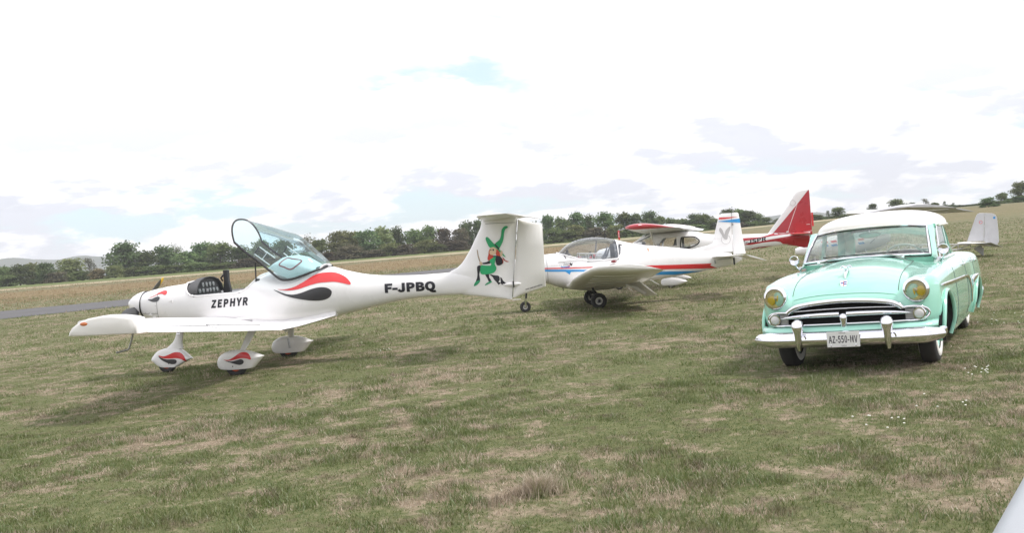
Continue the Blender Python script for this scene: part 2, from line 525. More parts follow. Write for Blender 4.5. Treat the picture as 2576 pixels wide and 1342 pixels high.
def blade_material(name, meadow=False):
    m = bpy.data.materials.new(name); m.use_nodes = True
    t = m.node_tree; t.nodes.clear()
    out = t.nodes.new('ShaderNodeOutputMaterial')
    geo, dry, brown, fine, rng, nz = patch_nodes(t)
    at = t.nodes.new('ShaderNodeAttribute'); at.attribute_name = 'rnd'
    r = at.outputs['Fac']
    g = mixc(t, r, GREEN1, GREEN2)
    s = mixc(t, r, STRAW1, STRAW2)
    q = t.nodes.new('ShaderNodeMath'); q.operation = 'MULTIPLY_ADD'; q.inputs[1].default_value = 0.9; q.inputs[2].default_value = -0.45
    t.links.new(r, q.inputs[0])
    q2 = t.nodes.new('ShaderNodeMath'); q2.operation = 'ADD'; t.links.new(q.outputs[0], q2.inputs[0]); t.links.new(dry, q2.inputs[1])
    c = mixc(t, rng(q2.outputs[0], 0.25, 0.75), g, s)
    b4 = t.nodes.new('ShaderNodeMath'); b4.operation = 'MULTIPLY'; b4.inputs[1].default_value = 0.6; t.links.new(brown, b4.inputs[0])
    c = mixc(t, b4.outputs[0], c, (0.165, 0.120, 0.086))
    if meadow:
        c = mixc(t, r, (0.22, 0.14, 0.07), (0.33, 0.26, 0.15))
    d = t.nodes.new('ShaderNodeBsdfDiffuse'); tr = t.nodes.new('ShaderNodeBsdfTranslucent')
    t.links.new(c, d.inputs[0]); t.links.new(c, tr.inputs[0])
    mx = t.nodes.new('ShaderNodeMixShader'); mx.inputs[0].default_value = 0.35
    t.links.new(d.outputs[0], mx.inputs[1]); t.links.new(tr.outputs[0], mx.inputs[2])
    gl = t.nodes.new('ShaderNodeBsdfGlossy'); gl.inputs['Roughness'].default_value = 0.45
    m2 = t.nodes.new('ShaderNodeMixShader'); m2.inputs[0].default_value = 0.05
    t.links.new(mx.outputs[0], m2.inputs[1]); t.links.new(gl.outputs[0], m2.inputs[2])
    t.links.new(m2.outputs[0], out.inputs[0])
    return m

def vnoise(x, y, s, seed):
    rg = np.random.default_rng(seed); g = rg.random((64, 64))
    u, v = x * s, y * s
    i, j = np.floor(u).astype(int), np.floor(v).astype(int)
    fu, fv = u - i, v - j
    fu, fv = fu * fu * (3 - 2 * fu), fv * fv * (3 - 2 * fv)
    a = g[i % 64, j % 64]; b = g[(i + 1) % 64, j % 64]; c = g[i % 64, (j + 1) % 64]; d = g[(i + 1) % 64, (j + 1) % 64]
    return (a * (1 - fu) + b * fu) * (1 - fv) + (c * (1 - fu) + d * fu) * fv

def on_runway(x, y):
    f0, f1, n0, n1 = (-62., 33.), (14., 96.), (-48., 17.), (15., 90.)
    a = (f1[0] - f0[0]) * (y - f0[1]) - (f1[1] - f0[1]) * (x - f0[0])
    b = (n1[0] - n0[0]) * (y - n0[1]) - (n1[1] - n0[1]) * (x - n0[0])
    return (a < 12) & (b > -12) & (x < 15)

def blades(rg, n, y0, y1, width, hmin, hmax, clump, segs, half=0.62, extra=1.2, xr=None, keep=None):
    """n blades in the wedge in front of the camera between depths y0 and y1"""
    nc = max(1, n // clump)
    y = np.sqrt(y0 ** 2 + (y1 ** 2 - y0 ** 2) * rg.random(nc))
    x = (rg.random(nc) * 2 - 1) * (y * half + extra)
    if xr: x = rg.uniform(xr[0], xr[1], nc)
    x = np.repeat(x, clump) + rg.normal(size=nc * clump) * 0.045 * (1 + y0 / 14)
    y = np.repeat(y, clump) + rg.normal(size=nc * clump) * 0.035 * (1 + y0 / 14)
    k = ~on_runway(x, y)
    if keep is not None: k &= keep(x, y)
    x, y = x[k], y[k]; N = len(x)
    tall = vnoise(x, y, 1.3, 3) * 0.5 + vnoise(x, y, 4.1, 5) * 0.5
    h = (hmin + (hmax - hmin) * rg.random(N) ** 1.6) * (0.45 + 1.1 * sstep(0.35, 0.75, tall))
    az = rg.random(N) * 2 * pi; fa = rg.random(N) * 2 * pi
    lean = h * (0.25 + 0.9 * rg.random(N))
    w = width * (0.6 + 0.8 * rg.random(N)) / 2
    z = terrain(x, y) - 0.006
    B = np.stack([x, y, z], -1)
    W = np.stack([np.cos(fa) * w, np.sin(fa) * w, 0 * w], -1)
    L = np.stack([np.cos(az) * lean, np.sin(az) * lean, 0 * w], -1)
    Up = np.stack([0 * h, 0 * h, h], -1)
    r = rg.random(N)
    if segs == 2:
        M = B + L * 0.35 + Up * 0.6
        V = np.stack([B - W, B + W, M - W * 0.75, M + W * 0.75, B + L + Up], 1)
        i = np.arange(N)[:, None] * 5
        return V.reshape(-1, 3), np.concatenate([i, i + 1, i + 3, i + 2], 1), np.concatenate([i + 2, i + 3, i + 4], 1), np.repeat(r, 5)
    V = np.stack([B - W, B + W, B + L + Up], 1)
    i = np.arange(N)[:, None] * 3
    return V.reshape(-1, 3), np.zeros((0, 4), int), np.concatenate([i, i + 1, i + 2], 1), np.repeat(r, 3)

def build_grass():
    rg = np.random.default_rng(11)
    sets = [blades(rg, 320000, 4.6, 10, 0.0048, 0.009, 0.038, 4, 2),
            blades(rg, 340000, 10, 19, 0.0078, 0.011, 0.040, 4, 1),
            blades(rg, 240000, 19, 42, 0.016, 0.018, 0.06, 4, 1),
            blades(rg, 70000, 42, 100, 0.05, 0.04, 0.12, 4, 1)]
    for n_, y0, y1, w_, h0, h1, k_ in ((26000, 4.6, 10, .0055, .02, .058, 26), (26000, 10, 22, .009, .02, .06, 26)):     # greener tussocks
        v, q, t3, a = blades(rg, n_, y0, y1, w_, h0, h1, k_, 2)
        sets.append((v, q, t3, a * 0.25))
    tv, tq, tt, ta = blades(rg, 700, 5.7, 6.2, .005, .05, .11, 700, 2, xr=(.02, .12))       # one dry brown tussock near the camera
    sets.append((tv * np.array((1, 1, 1)), tq, tt, .8 + ta * .2))
    V, Q, T3, A, o = [], [], [], [], 0
    for v, q, t3, a in sets:
        V.append(v); Q.append(q + o); T3.append(t3 + o); A.append(a); o += len(v)
    ob = numpy_mesh('grass', np.concatenate(V), np.concatenate(Q), np.concatenate(T3), blade_material('turf_blades'), np.concatenate(A))
    tag(ob, 'short patchy late summer grass, half green and half dried straw, covering the airfield', 'grass'); ob['kind'] = 'stuff'
    beyond = lambda x, y: ((76. * (y - 33.) - 63. * (x + 62.)) > 60) & (x < 20 + (y - 90) * .1)
    v, q, t3, a = blades(rg, 50000, 60, 165, 0.06, 0.06, 0.19, 4, 1, keep=beyond)
    ob = numpy_mesh('meadow_grass', v, q, t3, blade_material('meadow_blades', True), a)
    tag(ob, 'rust coloured unmown meadow grass beyond the runway', 'grass'); ob['kind'] = 'stuff'
build_grass()

# ------------------------------------------------------------------ flower clumps
def flower_clump(x, y, n, spread, h, label):
    rg = np.random.default_rng(int(abs(x * 131 + y * 17)))
    root = thing('flower_clump', label, 'flowers', (x, y, float(terrain(x, y))), 0, 'white wild flowers in the grass')
    st, hd = G(), G()
    for i in range(n):
        px, py = rg.normal(size=2) * spread; hh = h * (0.6 + 0.6 * rg.random())
        lx, ly = rg.normal(size=2) * 0.02
        st.tube([(px, py, 0), (px + lx * .5, py + ly * .5, hh * .6), (px + lx, py + ly, hh)], 0.0022, 4)
        for k in range(5):
            a = 2 * pi * k / 5 + i
            hd.ell((px + lx + cos(a) * 0.004, py + ly + sin(a) * 0.004, hh + 0.003), (0.0045, 0.0045, 0.004), 6, 4)
    st.build('stem', principled('flower_stem', (0.16, 0.2, 0.08), 0.8), root, kind='stuff')
    hd.build('petals', principled('white_petal', (0.80, 0.79, 0.72), 0.7), root, kind='stuff')
for a in ((4.06, 8.62, 14, 0.10, 0.11, 'white flowers in the shadow in front of the turquoise car'),
          (2.62, 6.9, 9, 0.13, 0.07, 'low white flowers in the foreground grass left of the car front'),
          (3.22, 7.4, 6, 0.15, 0.07, 'few white flowers in front of the left headlamp of the car'),
          (6.30, 12.0, 16, 0.28, 0.10, 'white flowers beside the rear wheel of the car'),
          (6.9, 13.0, 10, 0.3, 0.10, 'white flowers behind the rear bumper of the car'),
          (-2.0, 15.0, 7, 0.08, 0.08, 'small white flower clump under the tail boom'),
          (-13.4, 34.5, 8, 0.25, 0.3, 'white flowers by the runway edge at the left')):
    flower_clump(*a)

# ------------------------------------------------------------------ trees
def leaf_material(name, dark, light, hue2=None):
    m = bpy.data.materials.new(name); m.use_nodes = True
    t = m.node_tree; t.nodes.clear()
    out = t.nodes.new('ShaderNodeOutputMaterial')
    tc = t.nodes.new('ShaderNodeTexCoord')
    n = t.nodes.new('ShaderNodeTexNoise'); n.inputs['Scale'].default_value = 4.0; n.inputs['Detail'].default_value = 5
    oi = t.nodes.new('ShaderNodeObjectInfo')
    ad = t.nodes.new('ShaderNodeVectorMath'); ad.operation = 'ADD'
    t.links.new(tc.outputs['Object'], ad.inputs[0]); t.links.new(oi.outputs['Location'], ad.inputs[1])
    t.links.new(ad.outputs[0], n.inputs['Vector'])
    r = t.nodes.new('ShaderNodeMapRange'); r.inputs[1].default_value, r.inputs[2].default_value = 0.36, 0.64
    t.links.new(n.outputs['Fac'], r.inputs[0])
    c = mixc(t, r.outputs[0], dark, light)
    h = t.nodes.new('ShaderNodeHueSaturation')
    mr = t.nodes.new('ShaderNodeMapRange'); mr.inputs[3].default_value, mr.inputs[4].default_value = 0.47, 0.525
    t.links.new(oi.outputs['Random'], mr.inputs[0]); t.links.new(mr.outputs[0], h.inputs['Hue'])
    mv = t.nodes.new('ShaderNodeMapRange'); mv.inputs[3].default_value, mv.inputs[4].default_value = 0.85, 1.6
    t.links.new(oi.outputs['Random'], mv.inputs[0]); t.links.new(mv.outputs[0], h.inputs['Value'])
    t.links.new(c, h.inputs['Color'])
    d = t.nodes.new('ShaderNodeBsdfDiffuse'); tr = t.nodes.new('ShaderNodeBsdfTranslucent')
    t.links.new(h.outputs[0], d.inputs[0]); t.links.new(h.outputs[0], tr.inputs[0])
    mx = t.nodes.new('ShaderNodeMixShader'); mx.inputs[0].default_value = 0.3
    t.links.new(d.outputs[0], mx.inputs[1]); t.links.new(tr.outputs[0], mx.inputs[2]); t.links.new(mx.outputs[0], out.inputs[0])
    return m
LEAF = {'dark': leaf_material('oak_leaves', (0.058, 0.090, 0.040), (0.118, 0.160, 0.072)),
        'mid': leaf_material('hornbeam_leaves', (0.072, 0.105, 0.042), (0.150, 0.185, 0.078)),
        'willow': leaf_material('willow_leaves', (0.115, 0.145, 0.058), (0.205, 0.230, 0.105)),
        'brown': leaf_material('blackthorn_leaves', (0.078, 0.076, 0.052), (0.150, 0.132, 0.088)),
        'rust': leaf_material('rusty_leaves', (0.085, 0.075, 0.045), (0.19, 0.14, 0.085)),
        'grey': leaf_material('sallow_leaves', (0.10, 0.11, 0.075), (0.19, 0.195, 0.145)),
        'conifer': leaf_material('conifer_leaves', (0.060, 0.085, 0.045), (0.115, 0.140, 0.078))}
BARK = principled('bark', (0.13, 0.11, 0.09), 0.9, var=0.25, vscale=3.0, spec=0.2)

def tree_meshes(kind, seed):
    """unit tree: height 1, crown width 1; returns (trunk mesh, crown mesh)"""
    rg = np.random.default_rng(seed)
    lobes = []
    if kind == 'conifer':
        for k in range(7):
            z = 0.15 + 0.12 * k
            lobes.append((rg.normal() * 0.04, rg.normal() * 0.04, z, 0.40 * (1 - z) + 0.10, 0.10))
    else:
        low = 0.08
        nl = {'grey': 13, 'mid': 22}.get(kind, 26)
        for k in range(10):                                     # low skirt of undergrowth
            a = 2 * pi * k / 10 + rg.random() * .5
            lobes.append((cos(a) * rg.uniform(.18, .40), sin(a) * rg.uniform(.18, .40), rg.uniform(.08, .24), rg.uniform(.12, .18), rg.uniform(.08, .13)))
        for k in range(nl):
            a = rg.random() * 2 * pi; z = low + 0.10 + (0.80 - low) * rg.random() ** 0.8
            R = 0.33 * sqrt(max(0.05, 1 - ((z - 0.48) / 0.55) ** 2))
            q_ = rg.uniform(0.15, 1.0); lobes.append((cos(a) * R * q_, sin(a) * R * q_, z, rg.uniform(0.15, 0.24), rg.uniform(0.11, 0.18)))
        lobes.append((rg.normal() * 0.06, rg.normal() * 0.06, 0.82, 0.17, 0.15))
    per = {'grey': 60, 'conifer': 80}.get(kind, 85)
    V, Q = [], []
    for (cx, cy, cz, rr, rz) in lobes:
        for i in range(per):
            d = rg.normal(size=3); d /= np.linalg.norm(d)
            f = rg.random() ** 0.35 * (1.0 if rg.random() < 0.88 else 1.35)
            p = np.array((cx + d[0] * rr * f, cy + d[1] * rr * f, max(0.03, cz + d[2] * rz * f)))
            nrm = d + rg.normal(size=3) * 0.7; nrm[2] += 0.3; nrm /= np.linalg.norm(nrm)
            a = np.cross(nrm, rg.normal(size=3)); a /= np.linalg.norm(a); b = np.cross(nrm, a)
            s = rg.uniform(0.014, 0.036) * (0.8 if kind == 'grey' else 1)
            k = len(V)
            V += [p - a * s - b * s * .7, p + a * s * .4 - b * s, p + a * s + b * s * .6, p - a * s * .5 + b * s]
            Q.append((k, k + 1, k + 2, k + 3))
    me = bpy.data.meshes.new('crown'); me.from_pydata([tuple(p) for p in V], [], Q); me.materials.append(LEAF[kind])
    g = G()
    g.tube([(0, 0, -0.03), (0.005, 0, 0.12), (-0.008, 0.01, 0.3), (0.01, 0, 0.55), (0, 0, 0.8)], [0.030, 0.022, 0.018, 0.012, 0.004], 7)
    for k in range(7):
        a = k * 2.4; z = 0.16 + 0.07 * k
        g.tube([(0, 0, z), (cos(a) * 0.12, sin(a) * 0.12, z + 0.10), (cos(a) * 0.26, sin(a) * 0.26, z + 0.2)], [0.012, 0.008, 0.003], 5)
    to = g.build('trunk', BARK)
    tm = to.data; bpy.data.objects.remove(to)
    return tm, me
TREE_KINDS = {k: [tree_meshes(k, 100 + 17 * i + sum(map(ord, k))) for i in range(4 if k in ('dark', 'mid') else 2)] for k in LEAF}
TREE_NAMES = {'dark': 'oak_tree', 'mid': 'leafy_tree', 'willow': 'willow_tree', 'brown': 'thorn_thicket', 'rust': 'rusty_bush', 'grey': 'sparse_tree', 'conifer': 'pointed_tree'}
TREES = [
    (-121.5, 232.0, 4.9, 5.2, 'mid', 'low green bush at the left edge of the picture'),
    (-115.9, 228.0, 4.9, 5.8, 'dark', 'round dark bush near the left edge, first of two dark ones'),
    (-109.9, 228.0, 4.7, 5.4, 'dark', 'round dark bush left of the pale yellow-green tree'),
    (-121.7, 246.0, 5.5, 6.1, 'willow', 'pale bush showing between the two dark round bushes'),
    (-108.8, 238.0, 5.7, 7.8, 'willow', 'wide pale yellow-green tree below the far wooded hill'),
    (-106.4, 244.0, 5.6, 4.6, 'grey', 'thin greyish tree left of the big oak'),
    (-96.6, 226.0, 2.6, 4.3, 'rust', 'small reddish bush at the foot of the greyish tree'),
    (-95.6, 240.0, 8.5, 9.1, 'dark', 'big dark oak, tallest tree of the left part of the line'),
    (-92.6, 226.0, 3.0, 4.5, 'willow', 'low yellowish bush in front of the big dark oak'),
    (-91.4, 242.0, 6.1, 7.0, 'dark', 'dark tree just right of the big oak'),
    (-89.1, 228.0, 2.3, 5.6, 'mid', 'low green bush at the foot of the big oak, on its right'),
    (-88.1, 246.0, 7.1, 6.3, 'dark', 'dark tree with a high crown above the white cowling'),
    (-88.4, 256.0, 7.3, 4.2, 'grey', 'sparse pale tree behind the line above the yellow propeller tip'),
    (-79.8, 238.0, 5.0, 7.6, 'mid', 'rounded mid green tree above the nose of the white aircraft'),
    (-80.9, 230.0, 2.0, 6.6, 'mid', 'low green tree directly above the yellow propeller tip'),
    (-77.5, 244.0, 7.1, 7.0, 'dark', 'dark tree left of the cockpit of the white aircraft'),
    (-71.9, 240.0, 6.7, 7.5, 'mid', 'broad green tree above the black cockpit post'),
    (-66.9, 240.0, 5.4, 6.5, 'dark', 'dark tree touching the front edge of the raised canopy'),
    (-68.6, 230.0, 1.4, 8.5, 'mid', 'low green tree under the broad one above the cockpit'),
    (-63.3, 246.0, 6.5, 6.7, 'dark', 'dark tree seen through the front of the raised canopy'),
    (-57.0, 244.0, 6.2, 6.4, 'mid', 'green tree seen through the middle of the raised canopy'),
    (-56.7, 232.0, 1.9, 8.6, 'brown', 'brownish bush seen through the lower part of the raised canopy'),
    (-52.6, 250.0, 6.8, 5.6, 'grey', 'thin tree top above the back of the raised canopy'),
    (-47.4, 240.0, 5.6, 5.9, 'mid', 'green tree just behind the raised canopy hinge'),
    (-43.8, 246.0, 7.4, 6.9, 'willow', 'light green tree right of the raised canopy'),
    (-40.0, 248.0, 7.2, 5.7, 'willow', 'pale round tree left of the dark oak above the tail boom'),
    (-34.5, 234.0, 6.4, 6.9, 'dark', 'dark oak standing out in the line above the tail boom'),
    (-32.0, 242.0, 7.5, 6.4, 'willow', 'yellowish tall tree right of the dark oak above the tail boom'),
    (-28.1, 230.0, 3.1, 5.9, 'willow', 'low yellowish tree at the foot of the tall yellowish one'),
    (-29.1, 250.0, 7.3, 4.5, 'dark', 'narrow dark crown rising behind the yellowish trees'),
    (-24.2, 246.0, 6.3, 5.9, 'mid', 'green tree above the middle of the tail boom'),
    (-20.6, 244.0, 6.8, 5.8, 'mid', 'taller green tree left of the brownish stretch of the line'),
    (-16.8, 244.0, 6.1, 6.4, 'brown', 'brownish tall tree in the stretch left of the fin'),
    (-12.9, 246.0, 5.5, 5.7, 'brown', 'brownish tree close to the front edge of the fin'),
    (-20.6, 232.0, 3.3, 6.1, 'willow', 'pale green low tree in front of the line over the registration letters'),
    (-11.2, 256.0, 7.4, 5.3, 'dark', 'tall dark crown left of the fin top'),
    (-7.9, 254.0, 7.4, 4.8, 'dark', 'tall dark crown half behind the fin top'),
    (-38.5, 228.0, 3.3, 7.9, 'brown', 'purplish brown thicket above the rear of the canopy hinge'),
    (-42.5, 226.0, 2.2, 5.6, 'brown', 'low purplish bush just right of the canopy hinge'),
    (-13.5, 230.0, 2.4, 7.6, 'brown', 'purplish brown thicket left of the fin'),
    (-17.1, 228.0, 2.0, 5.6, 'mid', 'low green bush between the brown thickets left of the fin'),
    (-24.8, 230.0, 2.6, 6.1, 'brown', 'brown thicket above the registration letters'),
    (-2.5, 244.0, 5.7, 6.0, 'mid', 'tree mostly hidden behind the fin'),
    (5.1, 244.0, 5.7, 6.0, 'mid', 'tree mostly hidden behind the rudder'),
    (10.1, 252.0, 7.2, 4.6, 'dark', 'dark crown just right of the rudder'),
    (13.4, 246.0, 6.2, 5.3, 'mid', 'green tree second to the right of the rudder'),
    (17.5, 246.0, 7.0, 5.1, 'dark', 'dark crown above the bubble canopy front'),
    (20.5, 250.0, 6.4, 4.1, 'dark', 'pointed dark crown above the bubble canopy'),
    (15.9, 230.0, 4.0, 5.3, 'willow', 'pale green low tree above the bubble canopy'),
    (10.3, 228.0, 3.6, 4.7, 'mid', 'low bush right beside the rudder edge'),
    (24.3, 244.0, 6.7, 6.0, 'mid', 'broad tree behind the thin antenna'),
    (20.6, 228.0, 3.0, 6.2, 'brown', 'brownish low tree behind the thin antenna'),
    (29.6, 246.0, 6.3, 5.3, 'mid', 'green tree above the red wing tip'),
    (25.0, 230.0, 3.2, 4.7, 'willow', 'pale low tree left of the red wing tip'),
    (32.2, 244.0, 5.5, 4.4, 'dark', 'dark tree above the red wing tip, right of the green one'),
    (35.8, 246.0, 6.0, 4.9, 'dark', 'dark tree with knobbly top above the high white wing'),
    (38.3, 244.0, 4.7, 4.0, 'mid', 'tree above the middle of the high white wing'),
    (41.3, 246.0, 3.8, 4.7, 'mid', 'lower tree above the far half of the high white wing'),
    (44.8, 248.0, 3.5, 4.1, 'mid', 'pale grey-green tree above the rear of the high white wing'),
    (47.3, 246.0, 4.4, 4.5, 'dark', 'dark crown left of the striped fin'),
    (49.5, 244.0, 4.2, 4.4, 'mid', 'green crown second to the left of the striped fin'),
    (50.8, 240.0, 2.8, 4.3, 'mid', 'tree directly left of the striped fin'),
    (56.1, 246.0, 4.7, 4.7, 'dark', 'tall dark tree behind the top of the striped fin'),
    (58.4, 246.0, 4.6, 4.7, 'mid', 'tall tree right behind the striped fin top'),
    (60.3, 244.0, 3.9, 4.6, 'dark', 'dark crown just right of the striped fin'),
    (62.5, 244.0, 3.0, 4.0, 'mid', 'lower crown left of the red and white tail'),
    (65.3, 246.0, 1.9, 4.0, 'mid', 'small tree at the front edge of the red and white tail'),
    (57.0, 228.0, 1.2, 4.1, 'mid', 'round bush between the striped fin and the red tail'),
    (60.3, 228.0, 0.6, 3.8, 'mid', 'round low bush under the front of the red tail'),
    (68.7, 244.0, 1.3, 4.4, 'mid', 'tree mostly hidden by the red and white tail'),
    (71.7, 226.0, 1.4, 4.1, 'mid', 'tree just right of the red rudder'),
    (76.6, 232.0, 2.1, 1.9, 'conifer', 'small pointed tree left of the car roof'),
    (77.7, 228.0, 2.6, 3.6, 'mid', 'round tree left of the car roof'),
    (79.9, 226.0, 0.6, 5.6, 'mid', 'low tree at the left slope of the car roof'),
    (89.0, 236.0, 2.6, 2.7, 'dark', 'dark little crown above the left end of the grey fabric wing'),
    (94.9, 236.0, 3.3, 4.5, 'mid', 'round tree above the peak of the grey fabric wing'),
    (98.5, 236.0, 2.1, 2.5, 'dark', 'small dark tree right of the peak of the grey fabric wing'),
    (100.1, 232.0, 2.8, 2.3, 'grey', 'tall slim tree above the right side of the car roof'),
    (103.3, 234.0, 1.7, 2.5, 'mid', 'small tree right of the slim tall one'),
    (108.3, 240.0, 1.9, 1.6, 'conifer', 'little pointed tree right of the car roof, first of two'),
    (110.4, 240.0, 1.3, 1.8, 'conifer', 'little pointed tree right of the car roof, second of two'),
    (99.0, 226.0, 0.7, 3.7, 'mid', 'low green bush beside the right shoulder of the car roof'),
    (75.9, 170.0, 0.4, 2.1, 'mid', 'round bush standing out in the field right of the car roof'),
    (119.3, 250.0, 0.6, 6.2, 'dark', 'low dark hedge tree far right of the car roof'),
    (116.5, 250.0, 0.6, 4.5, 'dark', 'low dark hedge tree just right of the two pointed trees'),
    (84.4, 170.0, 1.7, 3.1, 'dark', 'large dark bush above the grey twin tail'),
    (122.5, 240.0, 2.8, 3.6, 'mid', 'round tree right of the large dark bush'),
    (113.9, 215.0, 4.6, 4.2, 'mid', 'tallest tree at the right edge of the picture'),
    (108.1, 205.0, 1.3, 3.4, 'dark', 'dark bush under the tallest tree at the right edge'),
    (108.6, 210.0, 0.8, 2.6, 'mid', 'low bush left of the tallest tree at the right edge'),
    (121.4, 258.0, 0.6, 9.6, 'dark', 'long low hedge behind the two little pointed trees'),
    (125.0, 256.0, 0.7, 8.4, 'dark', 'long low hedge left of the round tree near the right edge'),
    (110.6, 256.0, 0.8, 6.3, 'mid', 'long low hedge behind the slim tall tree'),
    (107.4, 256.0, 0.6, 8.4, 'mid', 'low hedge just above the right shoulder of the car roof'),
    (134.5, 258.0, 1.4, 5.3, 'dark', 'low hedge between the round tree and the right edge'),
    (74.8, 246.0, 0.5, 7.1, 'mid', 'low tree hidden mostly by the red rudder'),
    (77.9, 240.0, 0.7, 5.9, 'mid', 'low hedge left of the car roof beside the pointed tree'),
    (-62.3, 228.0, 2.2, 7.5, 'brown', 'brownish bush under the dark tree at the canopy front'),
    (-73.6, 228.0, 2.2, 7.5, 'mid', 'low green bush left of the cockpit above the cowling'),
    (-85.2, 229.0, 2.3, 7.5, 'mid', 'low green bush right of the big oak foot'),
    (-49.5, 230.0, 2.5, 6.6, 'mid', 'low green bush behind the raised canopy'),
    (-32.3, 229.0, 1.9, 6.6, 'brown', 'brown bush under the dark oak above the tail boom'),
    (13.1, 229.0, 2.8, 6.6, 'mid', 'low green bush above the front of the bubble canopy'),
    (29.2, 230.0, 2.3, 7.6, 'mid', 'low bush under the red wing tip'),
    (35.9, 230.0, 2.3, 7.6, 'mid', 'low bush behind the high-wing cabin'),
    (43.4, 230.0, 1.7, 7.6, 'mid', 'low bush behind the high-wing rear fuselage'),
    (53.6, 229.0, 1.3, 6.6, 'brown', 'brownish low bush behind the striped fin'),
    (-100.8, 227.0, 2.3, 6.5, 'mid', 'low green bush under the pale yellow-green tree'),
    (-106.9, 227.0, 2.6, 5.6, 'brown', 'brown low bush right of the second dark round bush'),
    (-117.6, 226.0, 2.9, 5.6, 'mid', 'lowest green bush in the left corner of the tree line'),
    (118.4, 262.0, 1.0, 8.6, 'mid', 'green hedge stretch behind the two little pointed trees'),
    (131.6, 262.0, 1.0, 6.5, 'mid', 'green hedge stretch behind the large dark bush'),
    (110.6, 240.0, 0.1, 5.9, 'willow', 'pale low bush below the two little pointed trees'),
    (114.6, 238.0, 0.2, 5.9, 'mid', 'low green bush left of the large dark bush'),
]
_rg = random.Random(5)
for i, (tx, ty, th, tw, kind, label) in enumerate(TREES):
    tm, cm = TREE_KINDS[kind][i % len(TREE_KINDS[kind])]
    root = thing(TREE_NAMES[kind], label, 'tree' if th > 4.2 else 'bush', (tx, ty, float(terrain(tx, ty)) - 0.05), _rg.random() * 6.28, 'tree line along the far side of the airfield')
    root.scale = (tw * 1.25, tw * 1.25, th * 1.03)
    for nm, me in (('trunk', tm), ('crown', cm)):
        o = bpy.data.objects.new(nm, me); COL.objects.link(o); o.parent = root

# ------------------------------------------------------------------ shared vehicle materials
CHROME = principled('chrome', (0.80, 0.80, 0.84), 0.045, metal=1.0, var=0.02)
BLACK_RUBBER = principled('tyre_rubber', (0.040, 0.039, 0.039), 0.8, var=0.2, bump=0.25, bscale=90)
BLACK = principled('satin_black', (0.02, 0.02, 0.022), 0.45, var=0.1)
DARK = principled('dark_void', (0.022, 0.022, 0.023), 0.85, var=0.1)
GREYMETAL = principled('grey_metal', (0.36, 0.36, 0.37), 0.35, metal=0.8)
SEAM = principled('panel_gap', (0.07, 0.075, 0.075), 0.8)

def bvh_of(objs):
    vs, fs = [], []
    for o in objs:
        k = len(vs)
        vs += [tuple(v.co) for v in o.data.vertices]
        fs += [tuple(i + k for i in p.vertices) for p in o.data.polygons]
    return BVHTree.FromPolygons(vs, fs)
def cast(bvh, o, d):
    r = bvh.ray_cast(Vector(o), Vector(d))
    return (r[0], r[1]) if r[0] is not None else (None, None)

try:                                     # the sans serif that ships inside Blender; its default face otherwise
    SANS = bpy.data.fonts.load(bpy.utils.system_resource('DATAFILES') + '/fonts/Noto Sans CJK Regular.woff2')
except Exception:
    SANS = None
def text_mesh(s, size, bold=0.0, shear=0.0, wide=1.0, spacing=1.0):
    """flat lettering in the x-y plane, lower left at the origin: (verts, faces, width)"""
    cu = bpy.data.curves.new('lettering', 'FONT'); cu.body = s; cu.size = 10.0
    if SANS: cu.font = SANS
    cu.offset = bold / size * 10.0; cu.shear = shear; cu.space_character = spacing; cu.resolution_u = 3
    o = bpy.data.objects.new('lettering', cu); COL.objects.link(o)
    dg = bpy.context.evaluated_depsgraph_get()
    me = bpy.data.meshes.new_from_object(o.evaluated_get(dg))
    k_ = size / 10.0; vs = [(v.co.x * wide * k_, v.co.y * k_) for v in me.vertices]; fs = [tuple(p.vertices) for p in me.polygons]
    bpy.data.objects.remove(o); bpy.data.curves.remove(cu); bpy.data.meshes.remove(me)
    x0 = min(v[0] for v in vs); x1 = max(v[0] for v in vs)
    k_ = 0.70 * size / max(v[1] for v in vs)          # capitals come out 0.70 of the size whatever the face
    return [((x - x0) * k_, y * k_) for x, y in vs], fs, (x1 - x0) * k_

def decal(name, polys, mat, parent, bvh, place, direction, off=0.0035, cell=0.05, start=3.0, rawmesh=None):
    """flat shapes laid on a curved surface. polys: list of 2-D outlines (s,t); place(s,t) -> 3-D point in front of the surface;
    each vertex is dropped along direction on to the surface and lifted a little"""
    bm = bmesh.new()
    if rawmesh:
        vs, fs = rawmesh
        bv = [bm.verts.new((x, y, 0)) for x, y in vs]
        for f in fs:
            try: bm.faces.new([bv[i] for i in f])
            except ValueError: pass
    for p in polys:
        bv = [bm.verts.new((x, y, 0)) for x, y in p]
        es = [bm.edges.new((bv[i], bv[(i + 1) % len(bv)])) for i in range(len(bv))]
        bmesh.ops.triangle_fill(bm, use_beauty=True, edges=es)
    xs = [v.co.x for v in bm.verts]; ys = [v.co.y for v in bm.verts]
    for lo, hi, no, ax in ((min(xs), max(xs), (1, 0, 0), 0), (min(ys), max(ys), (0, 1, 0), 1)):
        k = int((hi - lo) / cell)
        for i in range(1, k + 1):
            co = [0, 0, 0]; co[ax] = lo + (hi - lo) * i / (k + 1)
            bmesh.ops.bisect_plane(bm, geom=bm.verts[:] + bm.edges[:] + bm.faces[:], plane_co=co, plane_no=no)
    d = Vector(direction).normalized(); bad = []
    for v in bm.verts:
        p = Vector(place(v.co.x, v.co.y))
        h, n = cast(bvh, p - d * start, d)
        if h is None: bad.append(v); v.co = p; continue
        if n.dot(d) > 0: n = -n
        v.co = h + n * off
    if bad: bmesh.ops.delete(bm, geom=bad, context='VERTS')
    me = bpy.data.meshes.new(name); bm.to_mesh(me); bm.free()
    me.materials.append(mat); me.shade_smooth()
    o = bpy.data.objects.new(name, me); COL.objects.link(o); o.parent = parent
    return o

